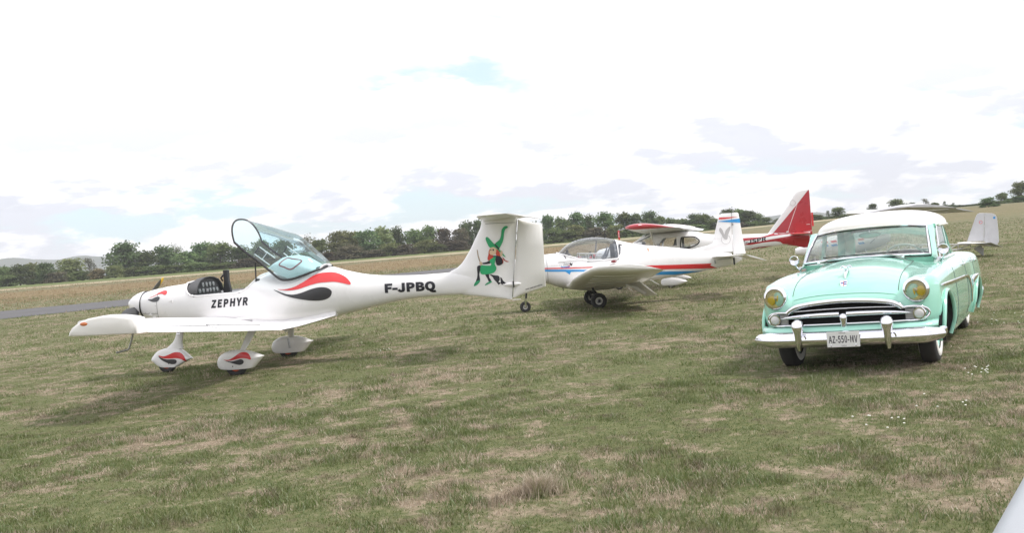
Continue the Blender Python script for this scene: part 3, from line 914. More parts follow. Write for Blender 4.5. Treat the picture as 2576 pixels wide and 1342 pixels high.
def wheel(name, parent, c, r, w, ax, rim_r, rim_mat, wall=None, hub=None, spokes=0):
    """tyre with rim; axis ax ('x' or 'y'); faces both ways"""
    A = {'x': (1, 0, 0), 'y': (0, 1, 0)}[ax]
    t = G()
    h = w / 2
    prof = [(rim_r, -h * .75), (rim_r + .01, -h * .9), (rim_r + (r - rim_r) * .45, -h), (r * .93, -h * .88), (r * .985, -h * .68), (r, -h * .35), (r, h * .35), (r * .985, h * .68), (r * .93, h * .88), (rim_r + (r - rim_r) * .45, h), (rim_r + .01, h * .9), (rim_r, h * .75), (rim_r, -h * .75)]
    t.lathe(prof, c, A, 36, cap=False)
    ty = t.build(name, BLACK_RUBBER, parent, smooth=50)
    g = G()
    g.lathe([(0.0, -h * .45), (rim_r * .55, -h * .5), (rim_r * .8, -h * .35), (rim_r * .98, -h * .72), (rim_r * 1.02, -h * .8), (rim_r * 1.02, h * .8), (rim_r * .98, h * .72), (rim_r * .8, h * .35), (rim_r * .55, h * .5), (0.0, h * .45)], c, A, 32, cap=False)
    g.build('rim', rim_mat, ty, smooth=45)
    if wall:
        for s in (-1, 1):
            g = G()
            g.lathe([(rim_r + .008, s * (h * .93)), (rim_r + .014, s * (h + .002)), (rim_r + (r - rim_r) * .48, s * (h + .004)), (rim_r + (r - rim_r) * .55, s * (h - .004))], c, A, 36, cap=False)
            g.build('white_wall', wall, ty, smooth=60)
    if hub:
        for s in (-1, 1):
            g = G()
            g.lathe([(rim_r * .62, s * h * .45), (rim_r * .55, s * h * .72), (rim_r * .3, s * h * .95), (0, s * h * 1.05)], c, A, 24, cap=False)
            g.build('hub_cap', hub, ty, smooth=60)
    return ty

# ------------------------------------------------------------------ turquoise saloon car
MINT = principled('mint_paint', (0.36, 0.71, 0.585), 0.18, coat=0.8, var=0.012, vscale=1.5)
CREAM = principled('cream_paint', (0.78, 0.75, 0.70), 0.22, coat=0.5, var=0.01, vscale=1.5)
CARGLASS = glass_mat('car_glass', (0.86, 0.90, 0.88), refl=0.13)

def build_car():
    car = thing('vintage_car', 'turquoise 1950s saloon with cream roof, chrome grille and yellow headlamps', 'car',
                (CAR_AT[0], CAR_AT[1], -0.012), rot=(0, radians(-1.2), radians(CAR_ROT)))
    car.rotation_mode = 'XYZ'
    zc = lambda y: smooth_interp(y, [-.70, -.62, -.55, -.45, -.30, -.10, .30, .75, 1.1, 3.0, 3.25, 3.7, 3.95, 4.12], [.745, .785, .855, .925, .985, 1.035, 1.080, 1.105, 1.10, 1.08, 1.06, .98, .90, .78])
    zf = lambda y: smooth_interp(y, [-.62, -.45, -.2, .1, .6, 1.2, 2.5, 3.0, 3.5, 3.9, 4.12], [.905, .930, .950, .972, .990, 1.0, 1.0, 1.0, .985, .91, .80])
    zv = lambda y: smooth_interp(y, [-.66, -.55, -.42, -.25, 0, .4, .75, 1.2, 3.0, 3.5, 4.12], [.690, .785, .875, .932, .972, 1.004, 1.020, 1.0, 1.0, .96, .72])
    hw = lambda y: smooth_interp(y, [-.7, -.2, .5, 1.5, 2.4, 2.9, 3.5, 4.0, 4.4], [.868, .882, .900, .908, .910, .928, .926, .90, .85])
    def yf(x): u = np.abs(x) / .93; return -.655 + .045 * u ** 2 + .27 * u ** 7
    def yr(x): u = np.abs(x) / .93; return 4.12 - .05 * u ** 2 - .30 * u ** 6
    def ztop(x, y):
        a = np.abs(x); v, f, c = zv(y), zf(y), zc(y)
        hood = c - (c - v) * np.clip(a / .52, 0, 1) ** 2.4
        k = np.clip((a - .52) / .16, 0, 1); fen = v + (f - v) * (k * k * (3 - 2 * k)) - np.clip((a - .68) / .22, 0, 1) ** 2 * .035
        return np.where(a < .52, hood, fen)
    ua = np.concatenate([np.linspace(0, .56, 25), np.linspace(.58, .80, 14), 1 - .19 * np.cos(np.linspace(.05, pi / 2, 13))])
    ua[-1] = 1.0
    U = np.concatenate([-ua[::-1][:-1], ua])
    va = np.concatenate([.04 * (1 - np.cos(np.linspace(0, pi / 2, 14))), np.linspace(.047, .93, 200), .93 + .07 * np.sin(np.linspace(.08, pi / 2, 12))])
    x0 = U * .93
    YF, YR = yf(x0), yr(x0)
    Y = YF[None, :] + va[:, None] * (YR - YF)[None, :]
    X = U[None, :] * hw(Y)
    rs = .085
    rf = .045 + .05 * sstep(.52, .66, np.abs(x0))[None, :]
    ds = (1 - np.abs(U))[None, :] * hw(Y); df = np.minimum(Y - YF[None, :], YR[None, :] - Y)
    e = (np.clip(1 - ds / rs, 0, 1) ** 2.4 + np.clip(1 - df / rf, 0, 1) ** 2.4) ** (1 / 2.4)
    e = np.clip(e, 0, 1)
    r_ = np.maximum(rs * (ds < rs), rf * (df < rf))
    rr = rs + (rf - rs) * np.clip(1 - df / .12, 0, 1)
    Z = ztop(X, Y) - rr * (1 - np.sqrt(1 - e ** 2 * .995))
    P = np.stack([X, Y, Z], -1)
    nr, nc = Y.shape
    hood, body = G(), G()
    pts = [tuple(p) for p in P.reshape(-1, 3)]
    hf, bf = [], []
    for i in range(nr - 1):
        for j in range(nc - 1):
            f = (i * nc + j, i * nc + j + 1, (i + 1) * nc + j + 1, (i + 1) * nc + j)
            cx, cy = X[i, j:j + 2].mean(), Y[i:i + 2, j].mean()
            if abs(cx) < .52 and cy < .70: hf.append(f)
            elif abs(cx) < .70 and .95 < cy < 2.95: pass                     # open under the greenhouse
            else: bf.append(f)
    body.add(pts, bf); hood.add(pts, hf)
    # side skirt all round: border loop swept down
    loop = [(0, j) for j in range(nc)] + [(i, nc - 1) for i in range(1, nc and nr)] + [(nr - 1, j) for j in range(nc - 2, -1, -1)] + [(i, 0) for i in range(nr - 2, 0, -1)]
    bx = np.array([P[i, j] for i, j in loop])
    tv = np.linspace(0, 1, 46)
    front = sstep(.10, -.35, bx[:, 1]); rear = sstep(3.7, 4.05, bx[:, 1])
    zbot = .235 + .20 * front + .12 * rear
    nrm = np.stack([np.where(np.abs(bx[:, 0]) > .77, np.sign(bx[:, 0]), 0), np.where((bx[:, 1] < -.3), -1, np.where(bx[:, 1] > 3.95, 1, 0)) * 1.0], -1)
    nrm = nrm / np.maximum(np.linalg.norm(nrm, axis=1, keepdims=True), 1e-6)
    rings = []
    for t in tv:
        z = bx[:, 2] + (zbot - bx[:, 2]) * t
        sidebulge = .022 * np.sin(pi * min(1, t * 1.15)) - .05 * max(0, t - .72) ** 1.5 * 6
        off = sidebulge * (1 - front * .6)
        rings.append(np.stack([bx[:, 0] + nrm[:, 0] * off, bx[:, 1] + nrm[:, 1] * off, z], -1))
    R_ = np.array(rings); L = len(loop)
    sv = [tuple(p) for p in R_.reshape(-1, 3)]; sf = []
    for i in range(len(tv) - 1):
        for j in range(L):
            k = (j + 1) % L
            c = (R_[i, j] + R_[i, k] + R_[i + 1, j] + R_[i + 1, k]) / 4
            cx, cy, cz = abs(c[0]), c[1], c[2]
            if cx > .6 and (cy - 0) ** 2 + (cz - .33) ** 2 < .405 ** 2 and cy > -.5: continue        # front wheel arch
            if cx > .6 and ((cy - 3.06) / 1.05) ** 2 + (cz - .30) ** 2 < .37 ** 2: continue
            if cy < -.3 and .495 < cz and cx < .80:                                                   # grille opening
                top = .735 - .10 * sstep(.30, .53, cx) - .02 * sstep(.5, .56, cx)
                if cx < .53 and cz < top: continue
                if cx >= .53 and cz < .63 and cx < .765: continue
            sf.append((i * L + j, i * L + k, (i + 1) * L + k, (i + 1) * L + j))
    body.add(sv, sf)
    bo = body.build('body', MINT, car, smooth=50)
    ho = hood.build('hood', MINT, car, smooth=50)
    bv = bvh_of([bo, ho])
    def side_x(y, z):
        zb = float(zf(y)) - .12; t = min(1, max(0, (zb - z) / (zb - .235)))
        return float(hw(y)) + .022 * sin(pi * min(1, t * 1.15)) - .05 * max(0, t - .72) ** 1.5 * 6
    def top(x, y, lift=0.0):
        h, n = cast(bv, (x, y, 3), (0, 0, -1)); return (h + Vector((0, 0, lift))) if h else Vector((x, y, float(ztop(np.array(x), np.array(y))) + lift))
    def side(y, z, lift=0.0, sgn=1):
        h, n = cast(bv, (2 * sgn, y, z), (-sgn, 0, 0)); return (h + Vector((sgn * lift, 0, 0))) if h else Vector((sgn * (side_x(y, z) + lift), y, z))
    def fr(x, z, lift=0.0):
        h, n = cast(bv, (x, -3, z), (0, 1, 0)); return (h + Vector((0, -lift, 0))) if h else Vector((x, float(yf(x)) - lift, z))
    # gaps: hood outline, doors
    for s in (-1, 1):
        G().tube([top(s * .52, y, .001) for y in np.linspace(-.535, .70, 30)], .0035, 5).build('hood_gap', SEAM, ho)
    g = G(); g.tube([top(x, .705, .001) for x in np.linspace(-.52, .52, 20)], .0035, 5)
    g.build('hood_gap', SEAM, ho)
    for s in (-1, 1):
        for y0 in (.78, 1.95, 2.78):
            G().tube([side(y0 + (.0 if y0 < 2.5 else .12 * (z < .6)), z, .0005, s) for z in np.linspace(.95, .30, 16)], .003, 5).build('door_gap', SEAM, bo)
    # hood lip ridge: a soft crease above the grille
    g = G(); g.tube([fr(x, .752 - .16 * x * x, .002) if abs(x) > .6 else top(x, -.60 + .06 * x * x, .000) for x in np.linspace(-.5, .5, 25)], .007, 6)
    g.build('hood_lip', MINT, ho)
    # near-black boxes added to darken the openings; wheel wells
    ub = G().box((0, 1.9, .34), (1.5, 2.0, .18)).build('underbody', DARK, car, smooth=0)
    for nm, c_, d_ in (('grille_dark', (0, -.44, .60), (1.50, .10, .40)), ('engine_bay', (0, .0, .52), (1.02, .95, .5)), ('boot_floor', (0, 3.4, .52), (1.2, 1.1, .36)), ('pan_dark', (0, -.40, .40), (1.3, .3, .16))):
        G().box(c_, d_).build(nm, DARK, ub, smooth=0)
    for s in (-1, 1):
        for y0, rad in ((0, .41), (3.06, .40)):
            g = G(); ring = []
            for k in range(25):
                a = -.15 + (pi + .3) * k / 24
                ring.append((y0 + cos(a) * rad, .33 + sin(a) * rad))
            g.grid([[(s * .90, p[0], p[1]) for p in ring], [(s * .52, p[0], p[1]) for p in ring]])
            g.build('wheel_well', DARK, bo, smooth=60, fix=False)
            # rolled arch lip
            pts_ = []
            for a in np.linspace(-.22, pi + .16, 33):
                ay, az = y0 + cos(a) * rad * (1.0 if y0 > 1 else .985), (.30 if y0 > 1 else .33) + sin(a) * rad * (.925 if y0 > 1 else .985)
                pts_.append((s * (side_x(ay, az) + .004), ay, az))
            G().tube(pts_, .020, 8).build('arch_lip', MINT, bo)
    # ---- wheels
    WW = principled('white_wall_rubber', (0.80, 0.78, 0.74), 0.6)
    for sx in (-1, 1):
        for y0 in (0, 3.06):
            wheel('wheel', car, (sx * .705, y0, .345), .357, .175, 'x', .205, MINT, WW, CHROME)
    # ---- headlamps
    LENS = glass_mat('lamp_glass', (0.95, 0.94, 0.88), refl=0.05)
    YEL = principled('yellow_reflection', (0.66, 0.50, 0.03), 0.3, coat=0.3)
    REFL = principled('lamp_reflector', (0.70, 0.62, 0.26), 0.3, metal=0.1)  # yellow glow of the bulb put into the reflector colour
    for s in (-1, 1):
        c = Vector((s * .688, -.575, .797)); ax = Vector((s * .06, -1, .03)).normalized()
        G().lathe([(.10, .20), (.122, .08), (.129, 0), (.115, -.02)], c, -ax, 36, cap=False).build('lamp_bucket', MINT, bo)
        hl = G().lathe([(.112, -.02), (.126, .005), (.125, .022), (.112, .038), (.098, .043), (.094, .034), (.094, 0.0)], c, ax, 40, cap=False).build('headlamp', CHROME, car, smooth=60)
        G().lathe([(.096, .030), (.085, .012), (.05, -.008), (0, -.014)], c, ax, 32, cap=False).build('reflector', REFL, hl, smooth=70)
        G().lathe([(.0, -.02), (.018, -.01), (.022, .004), (.016, .020), (0, .024)], c, ax, 20, cap=False).build('bulb', principled('bulb_clear', (.62, .58, .42), .2), hl, smooth=70)
        for k in (-1, 1): G().ell(c + Vector((k * .046, -.012, -.018 + .006 * k)), (.042, .006, .050), 16, 8).build('bulb_reflection', YEL, hl)  # flat yellow discs imitate the bulb mirrored in the lamp
        G().lathe([(.099, .034), (.07, .046), (.035, .052), (0, .054)], c, ax, 32, cap=False).build('lens', LENS, hl, smooth=70)
    # ---- grille
    gy = lambda x: float(yf(x)) - .018
    def bar(pts, r, flat=1.0, n=10, lift=0.0): return G().tube([(x, gy(x) - lift, z) for x, z in pts], r, n, flat=flat)
    gr = G().tube([(x, gy(x) - .012, z) for x, z in cr([(-.56, .638), (-.52, .668), (-.44, .700), (-.25, .726), (0, .738), (.25, .726), (.44, .700), (.52, .668), (.56, .638)], 5)], .026, 12).build('grille', CHROME, car)
    for s in (-1, 1):
        bar([(s * x, z) for x, z in cr([(.545, .632), (.62, .640), (.70, .636), (.765, .612), (.79, .568), (.765, .525), (.70, .503), (.60, .500)], 5)], .013).build('lamp_surround', CHROME, gr)
        G().prism([(s * .575, .615), (s * .70, .622), (s * .76, .60), (s * .775, .568), (s * .755, .53), (s * .70, .513), (s * .575, .515)], 'y', gy(.7) + .012, gy(.7) + .03).build('lamp_panel', GREYMETAL, gr, smooth=0)
        c = Vector((s * .705, gy(.7) + .01, .566))
        pl = G().lathe([(.060, 0), (.066, .012), (.058, .026), (.046, .026)], c, (0, -1, 0), 30, cap=False).build('parking_lamp', CHROME, gr, smooth=60)
        G().lathe([(.048, .018), (.044, .03), (.025, .037), (0, .039)], c, (0, -1, 0), 24, cap=False).build('parking_lens', principled('frosted_lens', (.62, .61, .60), .25, coat=.5), pl, smooth=70)
        bar([(s * x, z) for x, z in ((.035, .602), (.15, .603), (.35, .600), (.5, .593), (.58, .586), (.64, .578))], [.027, .027, .025, .020, .013, .002], n=12, lift=.014).build('grille_bar', CHROME, gr)
    bar([(x, .658 - .05 * x * x) for x in np.linspace(-.50, .50, 17)], .007, lift=-.01).build('thin_bar', CHROME, gr)
    bar([(x, .503 - .0 * x * x) for x in np.linspace(-.62, .62, 17)], .013, lift=.0).build('lower_bar', CHROME, gr)
    g = G()
    g.loft([[(x * w, gy(0) - .022 - d * (1 - (x / 1.0) ** 2), z) for x in np.linspace(-1, 1, 9)] + [(x * w, gy(0) + .02, z) for x in (1, -1)] for z, w, d in ((.435, .024, .010), (.46, .027, .018), (.51, .030, .022), (.55, .040, .024), (.580, .042, .024), (.600, .034, .018), (.610, .018, .010))])
    g.build('grille_boss', CHROME, gr, smooth=50)
    # ---- body pan under the grille
    g = G(); rows = []
    for k, (dy, z) in enumerate(((.0, .49), (-.05, .478), (-.10, .455), (-.11, .43))):
        rows.append([(x, float(yf(x)) + dy + .005, z) for x in np.linspace(-.86, .86, 31)])
    g.grid(rows); g.build('front_pan', MINT, car, smooth=60, solid=.006)
    # ---- bumper
    def bump_y(x): u = abs(x) / .87; return -.755 + .018 * u ** 2 + .14 * u ** 8
    sec = [(.0, .444), (-.030, .437), (-.062, .412), (-.078, .370), (-.072, .328), (-.045, .299), (-.010, .288), (.0, .297), (-.03, .328), (-.04, .370), (-.03, .412)]
    rings = []
    for x in np.linspace(-.87, .87, 61):
        d = 1e-3; tx = Vector((2 * d, bump_y(x + d) - bump_y(x - d), 0)).normalized(); nn = Vector((tx.y, -tx.x, 0))
        e = sstep(.87, .75, abs(x)) * .25 + .75
        rings.append([(x + nn.x * -a * 1.0, bump_y(x) - a * nn.y * 1.0 * 1.0 if False else bump_y(x) + a * (-nn.y if nn.y < 0 else nn.y), .366 + (b - .366) * e) for a, b in sec])
    bp = G().loft(rings).build('bumper', CHROME, car, smooth=50)
    for s in (-1, 1):      # wrapped bumper ends
        G().tube([(s * .845, bump_y(.845) - .02, .366), (s * .885, -.50, .366), (s * .90, -.38, .368)], [.060, .058, .045], 14, flat=.45).build('bumper_end', CHROME, bp)
        x = s * .43; yy = bump_y(x) - .075
        g = G(); rr_ = []
        for z, w, d, o in ((.258, .018, .022, .010), (.30, .028, .035, .004), (.37, .034, .045, 0), (.44, .044, .050, 0), (.485, .060, .060, 0), (.525, .064, .064, .004), (.558, .050, .050, .010), (.578, .02, .02, .016)):
            rr_.append([(x + w * cos(a), yy + o - d * sin(a) * (1 if sin(a) > 0 else .8), z) for a in (2 * pi * k / 18 for k in range(18))])
        g.loft(rr_); g.build('bumper_guard', CHROME, bp, smooth=60)
        G().tube([(x + .05, yy + .02, .41), (x + .07, yy, .40), (x + .075, yy + .005, .37)], .008, 6).build('guard_bracket', CHROME, bp)
        G().ell((s * .76, bump_y(.76) - .074, .365), (.013, .008, .013), 12, 6).build('bumper_bolt', CHROME, bp)
    # ---- number plate
    PLW = principled('plate_white', (.72, .72, .70), .4)
    PLB = principled('plate_ink', (.035, .03, .05), .5)
    py = bump_y(0) - .092
    pl = G().box((.012, py, .366), (.315, .008, .155)).build('number_plate', PLW, car, smooth=0, bevel=.003)
    def flat_text(s, size, x, z, mat, parent, y, bold=.0, wide=1.0, name='lettering'):
        vs, fs, w = text_mesh(s, size, bold, 0, 1.0, 1.06)
        G().add([(x - wide / 2 + a * wide / w, y, z + b) for a, b in vs], fs).build(name, mat, parent, smooth=0, fix=False)
    flat_text('AZ-550-MV', .100, .012, .334, PLB, pl, py - .0055, .0008, .276)
    flat_text('DODGE', .020, .008, .424, PLB, pl, py - .0055, 0, .062)
    flat_text('1954', .020, .016, .297, PLB, pl, py - .0055, 0, .046)
    for s in (-1, 1): G().ell((.012 + s * .118, py - .005, .306), (.010, .004, .010), 12, 6).build('screw', CHROME, pl)
    # ---- badge and ornament
    n0, _n = cast(bv, (0, -3, .885), (0, 1, 0))
    _, nn = cast(bv, (0, -.47, 3), (0, 0, -1))
    bc = top(0, -.50, .004)
    tilt = Matrix.Rotation(radians(-34), 3, 'X')
    shield = [(-.034, .030), (-.018, .034), (0, .030), (.018, .034), (.034, .030), (.036, -.005), (.028, -.034), (0, -.042), (-.028, -.034), (-.036, -.005)]
    g = G(); V = [bc + tilt @ Vector((a, -.010, b)) for a, b in shield] + [bc + tilt @ Vector((a, .012, b)) for a, b in shield]; n_ = len(shield)
    g.add(V, [tuple(range(n_))] + [(i, (i + 1) % n_, (i + 1) % n_ + n_, i + n_) for i in range(n_)])
    bd = g.build('hood_badge', CHROME, ho, smooth=0)
    BL = principled('badge_enamel', (.10, .16, .45), .3); RD = principled('badge_red', (.5, .06, .08), .3)
    for a, b, m_ in ((.016, .014, BL), (.016, -.012, BL), (-.016, .001, BL)):
        g = G(); g.box((0, 0, 0), (.026, .003, .012)); g.v = [tuple(bc + tilt @ (Vector(p) + Vector((a, -.0115, b)))) for p in g.v]; g.build('enamel', m_, bd, smooth=0)
    g = G(); g.box((0, 0, 0), (.006, .003, .062)); g.v = [tuple(bc + tilt @ (Vector(p) + Vector((0, -.0115, -.004)))) for p in g.v]; g.build('enamel', RD, bd, smooth=0)
    o0 = top(0, -.34)
    g = G()
    g.tube([o0 + Vector(p) for p in ((0, -.075, -.030), (0, -.04, .015), (0, .01, .045), (0, .06, .055), (0, .14, .045))], [.006, .014, .020, .020, .008], 10)
    g.ell(o0 + Vector((0, -.005, .075)), (.018, .038, .022), 12, 8)
    for s in (-1, 1):
        g.tube([o0 + Vector((s * a, b, c_)) for a, b, c_ in ((.01, .015, .090), (.035, .035, .095), (.055, .02, .082), (.055, -.005, .07))], [.011, .011, .008, .003], 8)
    g.build('hood_ornament', CHROME, ho)
    # ---- greenhouse
    bot = lambda t: Vector((t * .685, .66 + .15 * abs(t) ** 2.2, 1.108 - .028 * t * t))
    tp = lambda t: Vector((t * .618, 1.13 + .13 * abs(t) ** 2.2, 1.440 - .052 * t * t))
    ts = np.linspace(-1, 1, 25)
    rows = []
    for k in np.linspace(0, 1, 9):
        rows.append([tuple(bot(t).lerp(tp(t), k) + Vector((0, -.018 * sin(pi * k), .018 * sin(pi * k)))) for t in ts])
    ws = G().grid(rows).build('windscreen', CARGLASS, car, smooth=70)
    loop_ = [bot(t) for t in ts] + [bot(1).lerp(tp(1), k) + Vector((0, -.018 * sin(pi * k), .018 * sin(pi * k))) for k in (.25, .5, .75)] + [tp(t) for t in ts[::-1]] + [bot(-1).lerp(tp(-1), k) + Vector((0, -.018 * sin(pi * k), .018 * sin(pi * k))) for k in (.75, .5, .25)]
    G().tube([p + Vector((0, -.006, .004)) for p in loop_ + loop_[:1]], .012, 8, cap=False).build('windscreen_trim', CHROME, ws)
    G().tube([p + Vector((0, .004, -.002)) for p in loop_ + loop_[:1]], .018, 8, cap=False).build('windscreen_seal', BLACK, ws)
    # roof shell
    rings = []
    nn_ = 64
    def rim(a):
        c_, s_ = cos(a), sin(a)
        x = .722 * math.copysign(abs(c_) ** .70, c_)
        y = 2.10 + (.985 if s_ < 0 else 1.02) * math.copysign(abs(s_) ** .72, s_)
        z = 1.388 + .056 * max(0, -s_) ** 3 - .01 * max(0, s_)
        return x, y, z
    for k in range(13):
        t = k / 12 * pi / 2
        q = cos(t) ** .80
        ring = []
        for j in range(nn_):
            x, y, z = rim(2 * pi * j / nn_)
            ring.append((x * q, 2.06 + (y - 2.06) * q, z + (1.612 - z) * sin(t) ** .9))
        rings.append(ring)
    rf_ = G().loft(rings, cap0=False).build('roof', CREAM, car, smooth=70)
    g = G(); g.loft([[(x * .97, 2.06 + (y - 2.06) * .97, z - .012) for x, y, z in rings[0]]] + [[(x * .97, y, z - .02) for x, y, z in r] for r in rings[4:]], cap0=False)
    g.build('headliner', principled('headliner_cloth', (.42, .40, .38), .9), rf_, smooth=70)
    G().tube([(x * 1.005, 2.06 + (y - 2.06) * 1.005, z - .004) for x, y, z in rings[0] + rings[0][:1]], .011, 6, cap=False).build('drip_rail', CREAM, rf_)
    # pillars
    def pillar(nm, quads, sgn):
        g = G(); g.loft([[(sgn * x, y, z) for x, y, z in q] for q in quads]); g.build(nm, MINT, car, smooth=50)
    for s in (-1, 1):
        pillar('front_pillar', [[(.69, .81, 1.06), (.735, .85, 1.03), (.745, .94, 1.02), (.70, .92, 1.03)],
                                [(.655, 1.03, 1.26), (.702, 1.06, 1.25), (.71, 1.12, 1.24), (.67, 1.10, 1.25)],
                                [(.625, 1.25, 1.40), (.685, 1.28, 1.412), (.69, 1.36, 1.40), (.65, 1.34, 1.39)]], s)
        pillar('centre_pillar', [[(.72, 1.93, .98), (.76, 1.93, .98), (.76, 2.03, .98), (.72, 2.03, .98)],
                                 [(.655, 1.96, 1.42), (.697, 1.96, 1.41), (.697, 2.04, 1.41), (.655, 2.04, 1.42)]], s)
        pillar('rear_pillar', [[(.60, 2.70, .98), (.70, 2.72, .98), (.68, 3.15, 1.0), (.56, 3.2, 1.02)],
                               [(.57, 2.66, 1.25), (.675, 2.68, 1.22), (.63, 3.02, 1.22), (.52, 3.06, 1.24)],
                               [(.56, 2.55, 1.41), (.645, 2.56, 1.40), (.58, 2.86, 1.42), (.50, 2.88, 1.43)]], s)
        G().tube([(s * .69, y, z) for y, z in ((1.30, 1.392), (1.6, 1.398), (1.9, 1.400), (2.1, 1.395))], .020, 8).build('window_header', MINT, car)
        G().tube([(s * .76, y, z) for y, z in ((.84, 1.03), (1.3, 1.012), (2.0, 1.005), (2.4, 1.002))], .017, 8).build('belt_moulding', CHROME, car)
        G().tube([(s * .745, 1.10, 1.01), (s * .705, 1.33, 1.385)], .010, 6).build('vent_bar', CHROME, car)
        for nm, q in (('side_window', [(.748, .93, 1.02), (.748, 1.95, 1.01), (.695, 1.98, 1.39), (.695, 1.34, 1.39)]), ('side_window', [(.742, 2.02, 1.01), (.69, 2.72, 1.01), (.64, 2.58, 1.39), (.695, 2.03, 1.39)])):
            G().add([(s * a, b, c_) for a, b, c_ in q], [(0, 1, 2, 3)]).build(nm, CARGLASS, car, smooth=0)
    rows = []
    for k in np.linspace(0, 1, 6):
        rows.append([tuple(Vector((t * .60, 3.28 - .10 * t * t, 1.06)).lerp(Vector((t * .52, 2.98 - .10 * t * t, 1.40 - .02 * t * t)), k) + Vector((0, .02 * sin(pi * k), .02 * sin(pi * k)))) for t in np.linspace(-1, 1, 13)])
    rw = G().grid(rows).build('rear_window', CARGLASS, car, smooth=70)
    G().tube([Vector(p) + Vector((0, -.004, 0)) for p in rows[0] + [r[-1] for r in rows[1:]] + rows[-1][::-1] + [r[0] for r in rows[::-1][1:]]], .018, 6, cap=False).build('rear_window_trim', CREAM, rw)
    # wipers
    for s, a, b in ((-1, -.50, -.05), (1, .42, .02)):
        p0 = bot(a / .685) + Vector((0, -.05, -.015)); p1 = bot(b / .685) + Vector((0, -.012, .030)); mid = bot((a + b) / 2 / .685) + Vector((0, -.03, .030))
        G().tube([p0, mid, p1], [.007, .006, .004], 6).build('wiper_arm', CHROME, ws)
        G().tube([mid + Vector((-s * -.16, -.004, .004)), p1 + Vector((s * -.10, -.006, .006))], .006, 6).build('wiper_blade', BLACK, ws)
        G().ell(p0, (.018, .018, .016), 10, 6).build('wiper_pivot', CHROME, ws)
    # mirrors
    for s in (-1, 1):
        c = Vector((s * .815, .86, 1.125)); ax = Vector((s * .10, -1, .05)).normalized()
        mo = G().lathe([(0, -.055), (.035, -.045), (.055, -.012), (.060, .012), (.054, .020), (.050, .012), (0, .006)], c, ax, 26, cap=False).build('mirror', CHROME, car, smooth=50)
        G().tube([c + Vector((0, .02, -.045)), c + Vector((s * -.01, .05, -.085)), (s * .77, .95, .995)], .009, 8).build('mirror_arm', CHROME, mo)
    # side trim
    for s in (-1, 1):
        ys = [(-.28, .800), (.2, .790), (.8, .775), (1.4, .760), (1.85, .748), (2.10, .72), (2.22, .64), (2.28, .52), (2.30, .40)]
        pth = [side(y, z, .006, s) for y, z in cr(ys, 4)]
        G().tube(pth, [.008] + [.019] * (len(pth) - 2) + [.012], 8, flat=.6).build('side_moulding', CHROME, car)
        G().tube([side(y, z, .008, s) for y, z in ((2.36, .64), (2.6, .665), (3.0, .67), (3.4, .66))], [.05, .05, .035, .012], 10, flat=.35).build('rear_moulding', CHROME, car)
        for y in (1.78, 2.66):
            p = side(y, .90, .018, s)
            hd = G().tube([p + Vector((0, -.07, 0)), p + Vector((0, .06, 0))], [.010, .012], 8).build('door_handle', CHROME, car)
            G().tube([p, p + Vector((-s * .03, 0, -.005))], .012, 8).build('handle_base', CHROME, hd)
        G().ell(side(3.0, .88, .01, s), (.02, .03, .02), 10, 6).build('fuel_cap', CHROME, bo)
    # rear bumper
    rings = []
    for x in np.linspace(-.90, .90, 41):
        u = abs(x) / .90; y = 4.26 - .05 * u ** 2 - .22 * u ** 6
        rings.append([(x, y + a, b) for a, b in ((.0, .47), (.05, .45), (.07, .40), (.05, .35), (0, .33), (.02, .40))])
    rb = G().loft(rings).build('rear_bumper', CHROME, car, smooth=50)
    for s in (-1, 1):
        G().tube([(s * .88, 4.02, .40), (s * .93, 3.90, .40), (s * .94, 3.72, .40)], [.07, .07, .05], 12, flat=.4).build('bumper_end', CHROME, rb)
        G().ell((s * .78, 4.0, .74), (.05, .05, .08), 14, 8).build('tail_lamp', principled('tail_red', (.45, .02, .02), .2, coat=.6), car)
    # ---- interior
    SEAT = principled('seat_cloth', (.52, .45, .36), .85, var=.1, vscale=20)
    for y, z in ((1.72, 1.02), (2.72, 1.02)):
        g = G(); g.loft([[(x, y + a, b) for a, b in ((.0, .45), (-.10, .50), (-.07, .80), (-.02, z - .03), (.03, z), (.09, z - .03), (.12, .75), (.12, .45))] for x in (-.68, -.64, -.2, .2, .64, .68)])
        st = g.build('seat_back', SEAT, car, smooth=50)
        G().box((0, y - .32, .50), (1.34, .5, .16)).build('seat_cushion', SEAT, st, bevel=.03)
    g = G(); g.loft([[(x, .80 + a + .14 * (abs(x) / .7) ** 2, b) for a, b in ((0, .85), (-.04, 1.05), (.05, 1.065), (.16, 1.03), (.18, .95), (.14, .82))] for x in np.linspace(-.70, .70, 15)])
    da = g.build('dashboard', MINT, car, smooth=40)
    c = Vector((.36, 1.22, 1.035)); axv = Vector((0, .80, .60)).normalized(); a1 = Vector((1, 0, 0)); a2 = axv.cross(a1)
    STW = principled('steering_ivory', (.50, .58, .52), .35)
    sw = G().tube([c + a1 * (.215 * cos(t)) + a2 * (.215 * sin(t)) for t in np.linspace(0, 2 * pi, 33)], .012, 8, cap=False).build('steering_wheel', STW, car)
    G().tube([c - a1 * .21, c - a1 * .05 - axv * .02, c + a1 * .05 - axv * .02, c + a1 * .21], .009, 6).build('spoke', STW, sw)
    G().tube([c, c - axv * .42], .022, 8).build('steering_column', MINT, sw)
    rm = G().ell((0, 1.19, 1.345), (.125, .018, .036), 20, 10).build('rear_view_mirror', MINT, car)
    G().tube([(0, 1.19, 1.37), (0, 1.20, 1.43)], .006, 6).build('mirror_stem', CHROME, rm)
    G().box((0, 2.98, .96), (1.2, .38, .02)).build('parcel_shelf', SEAT, car, smooth=0)
    # added blue shape standing in for the reflection in the vent window
    G().ell((.55, 1.40, .95), (.14, .18, .10), 14, 8).build('vent_reflection', principled('reflection_blue', (.10, .28, .50), .8), car)
    return car
build_car()

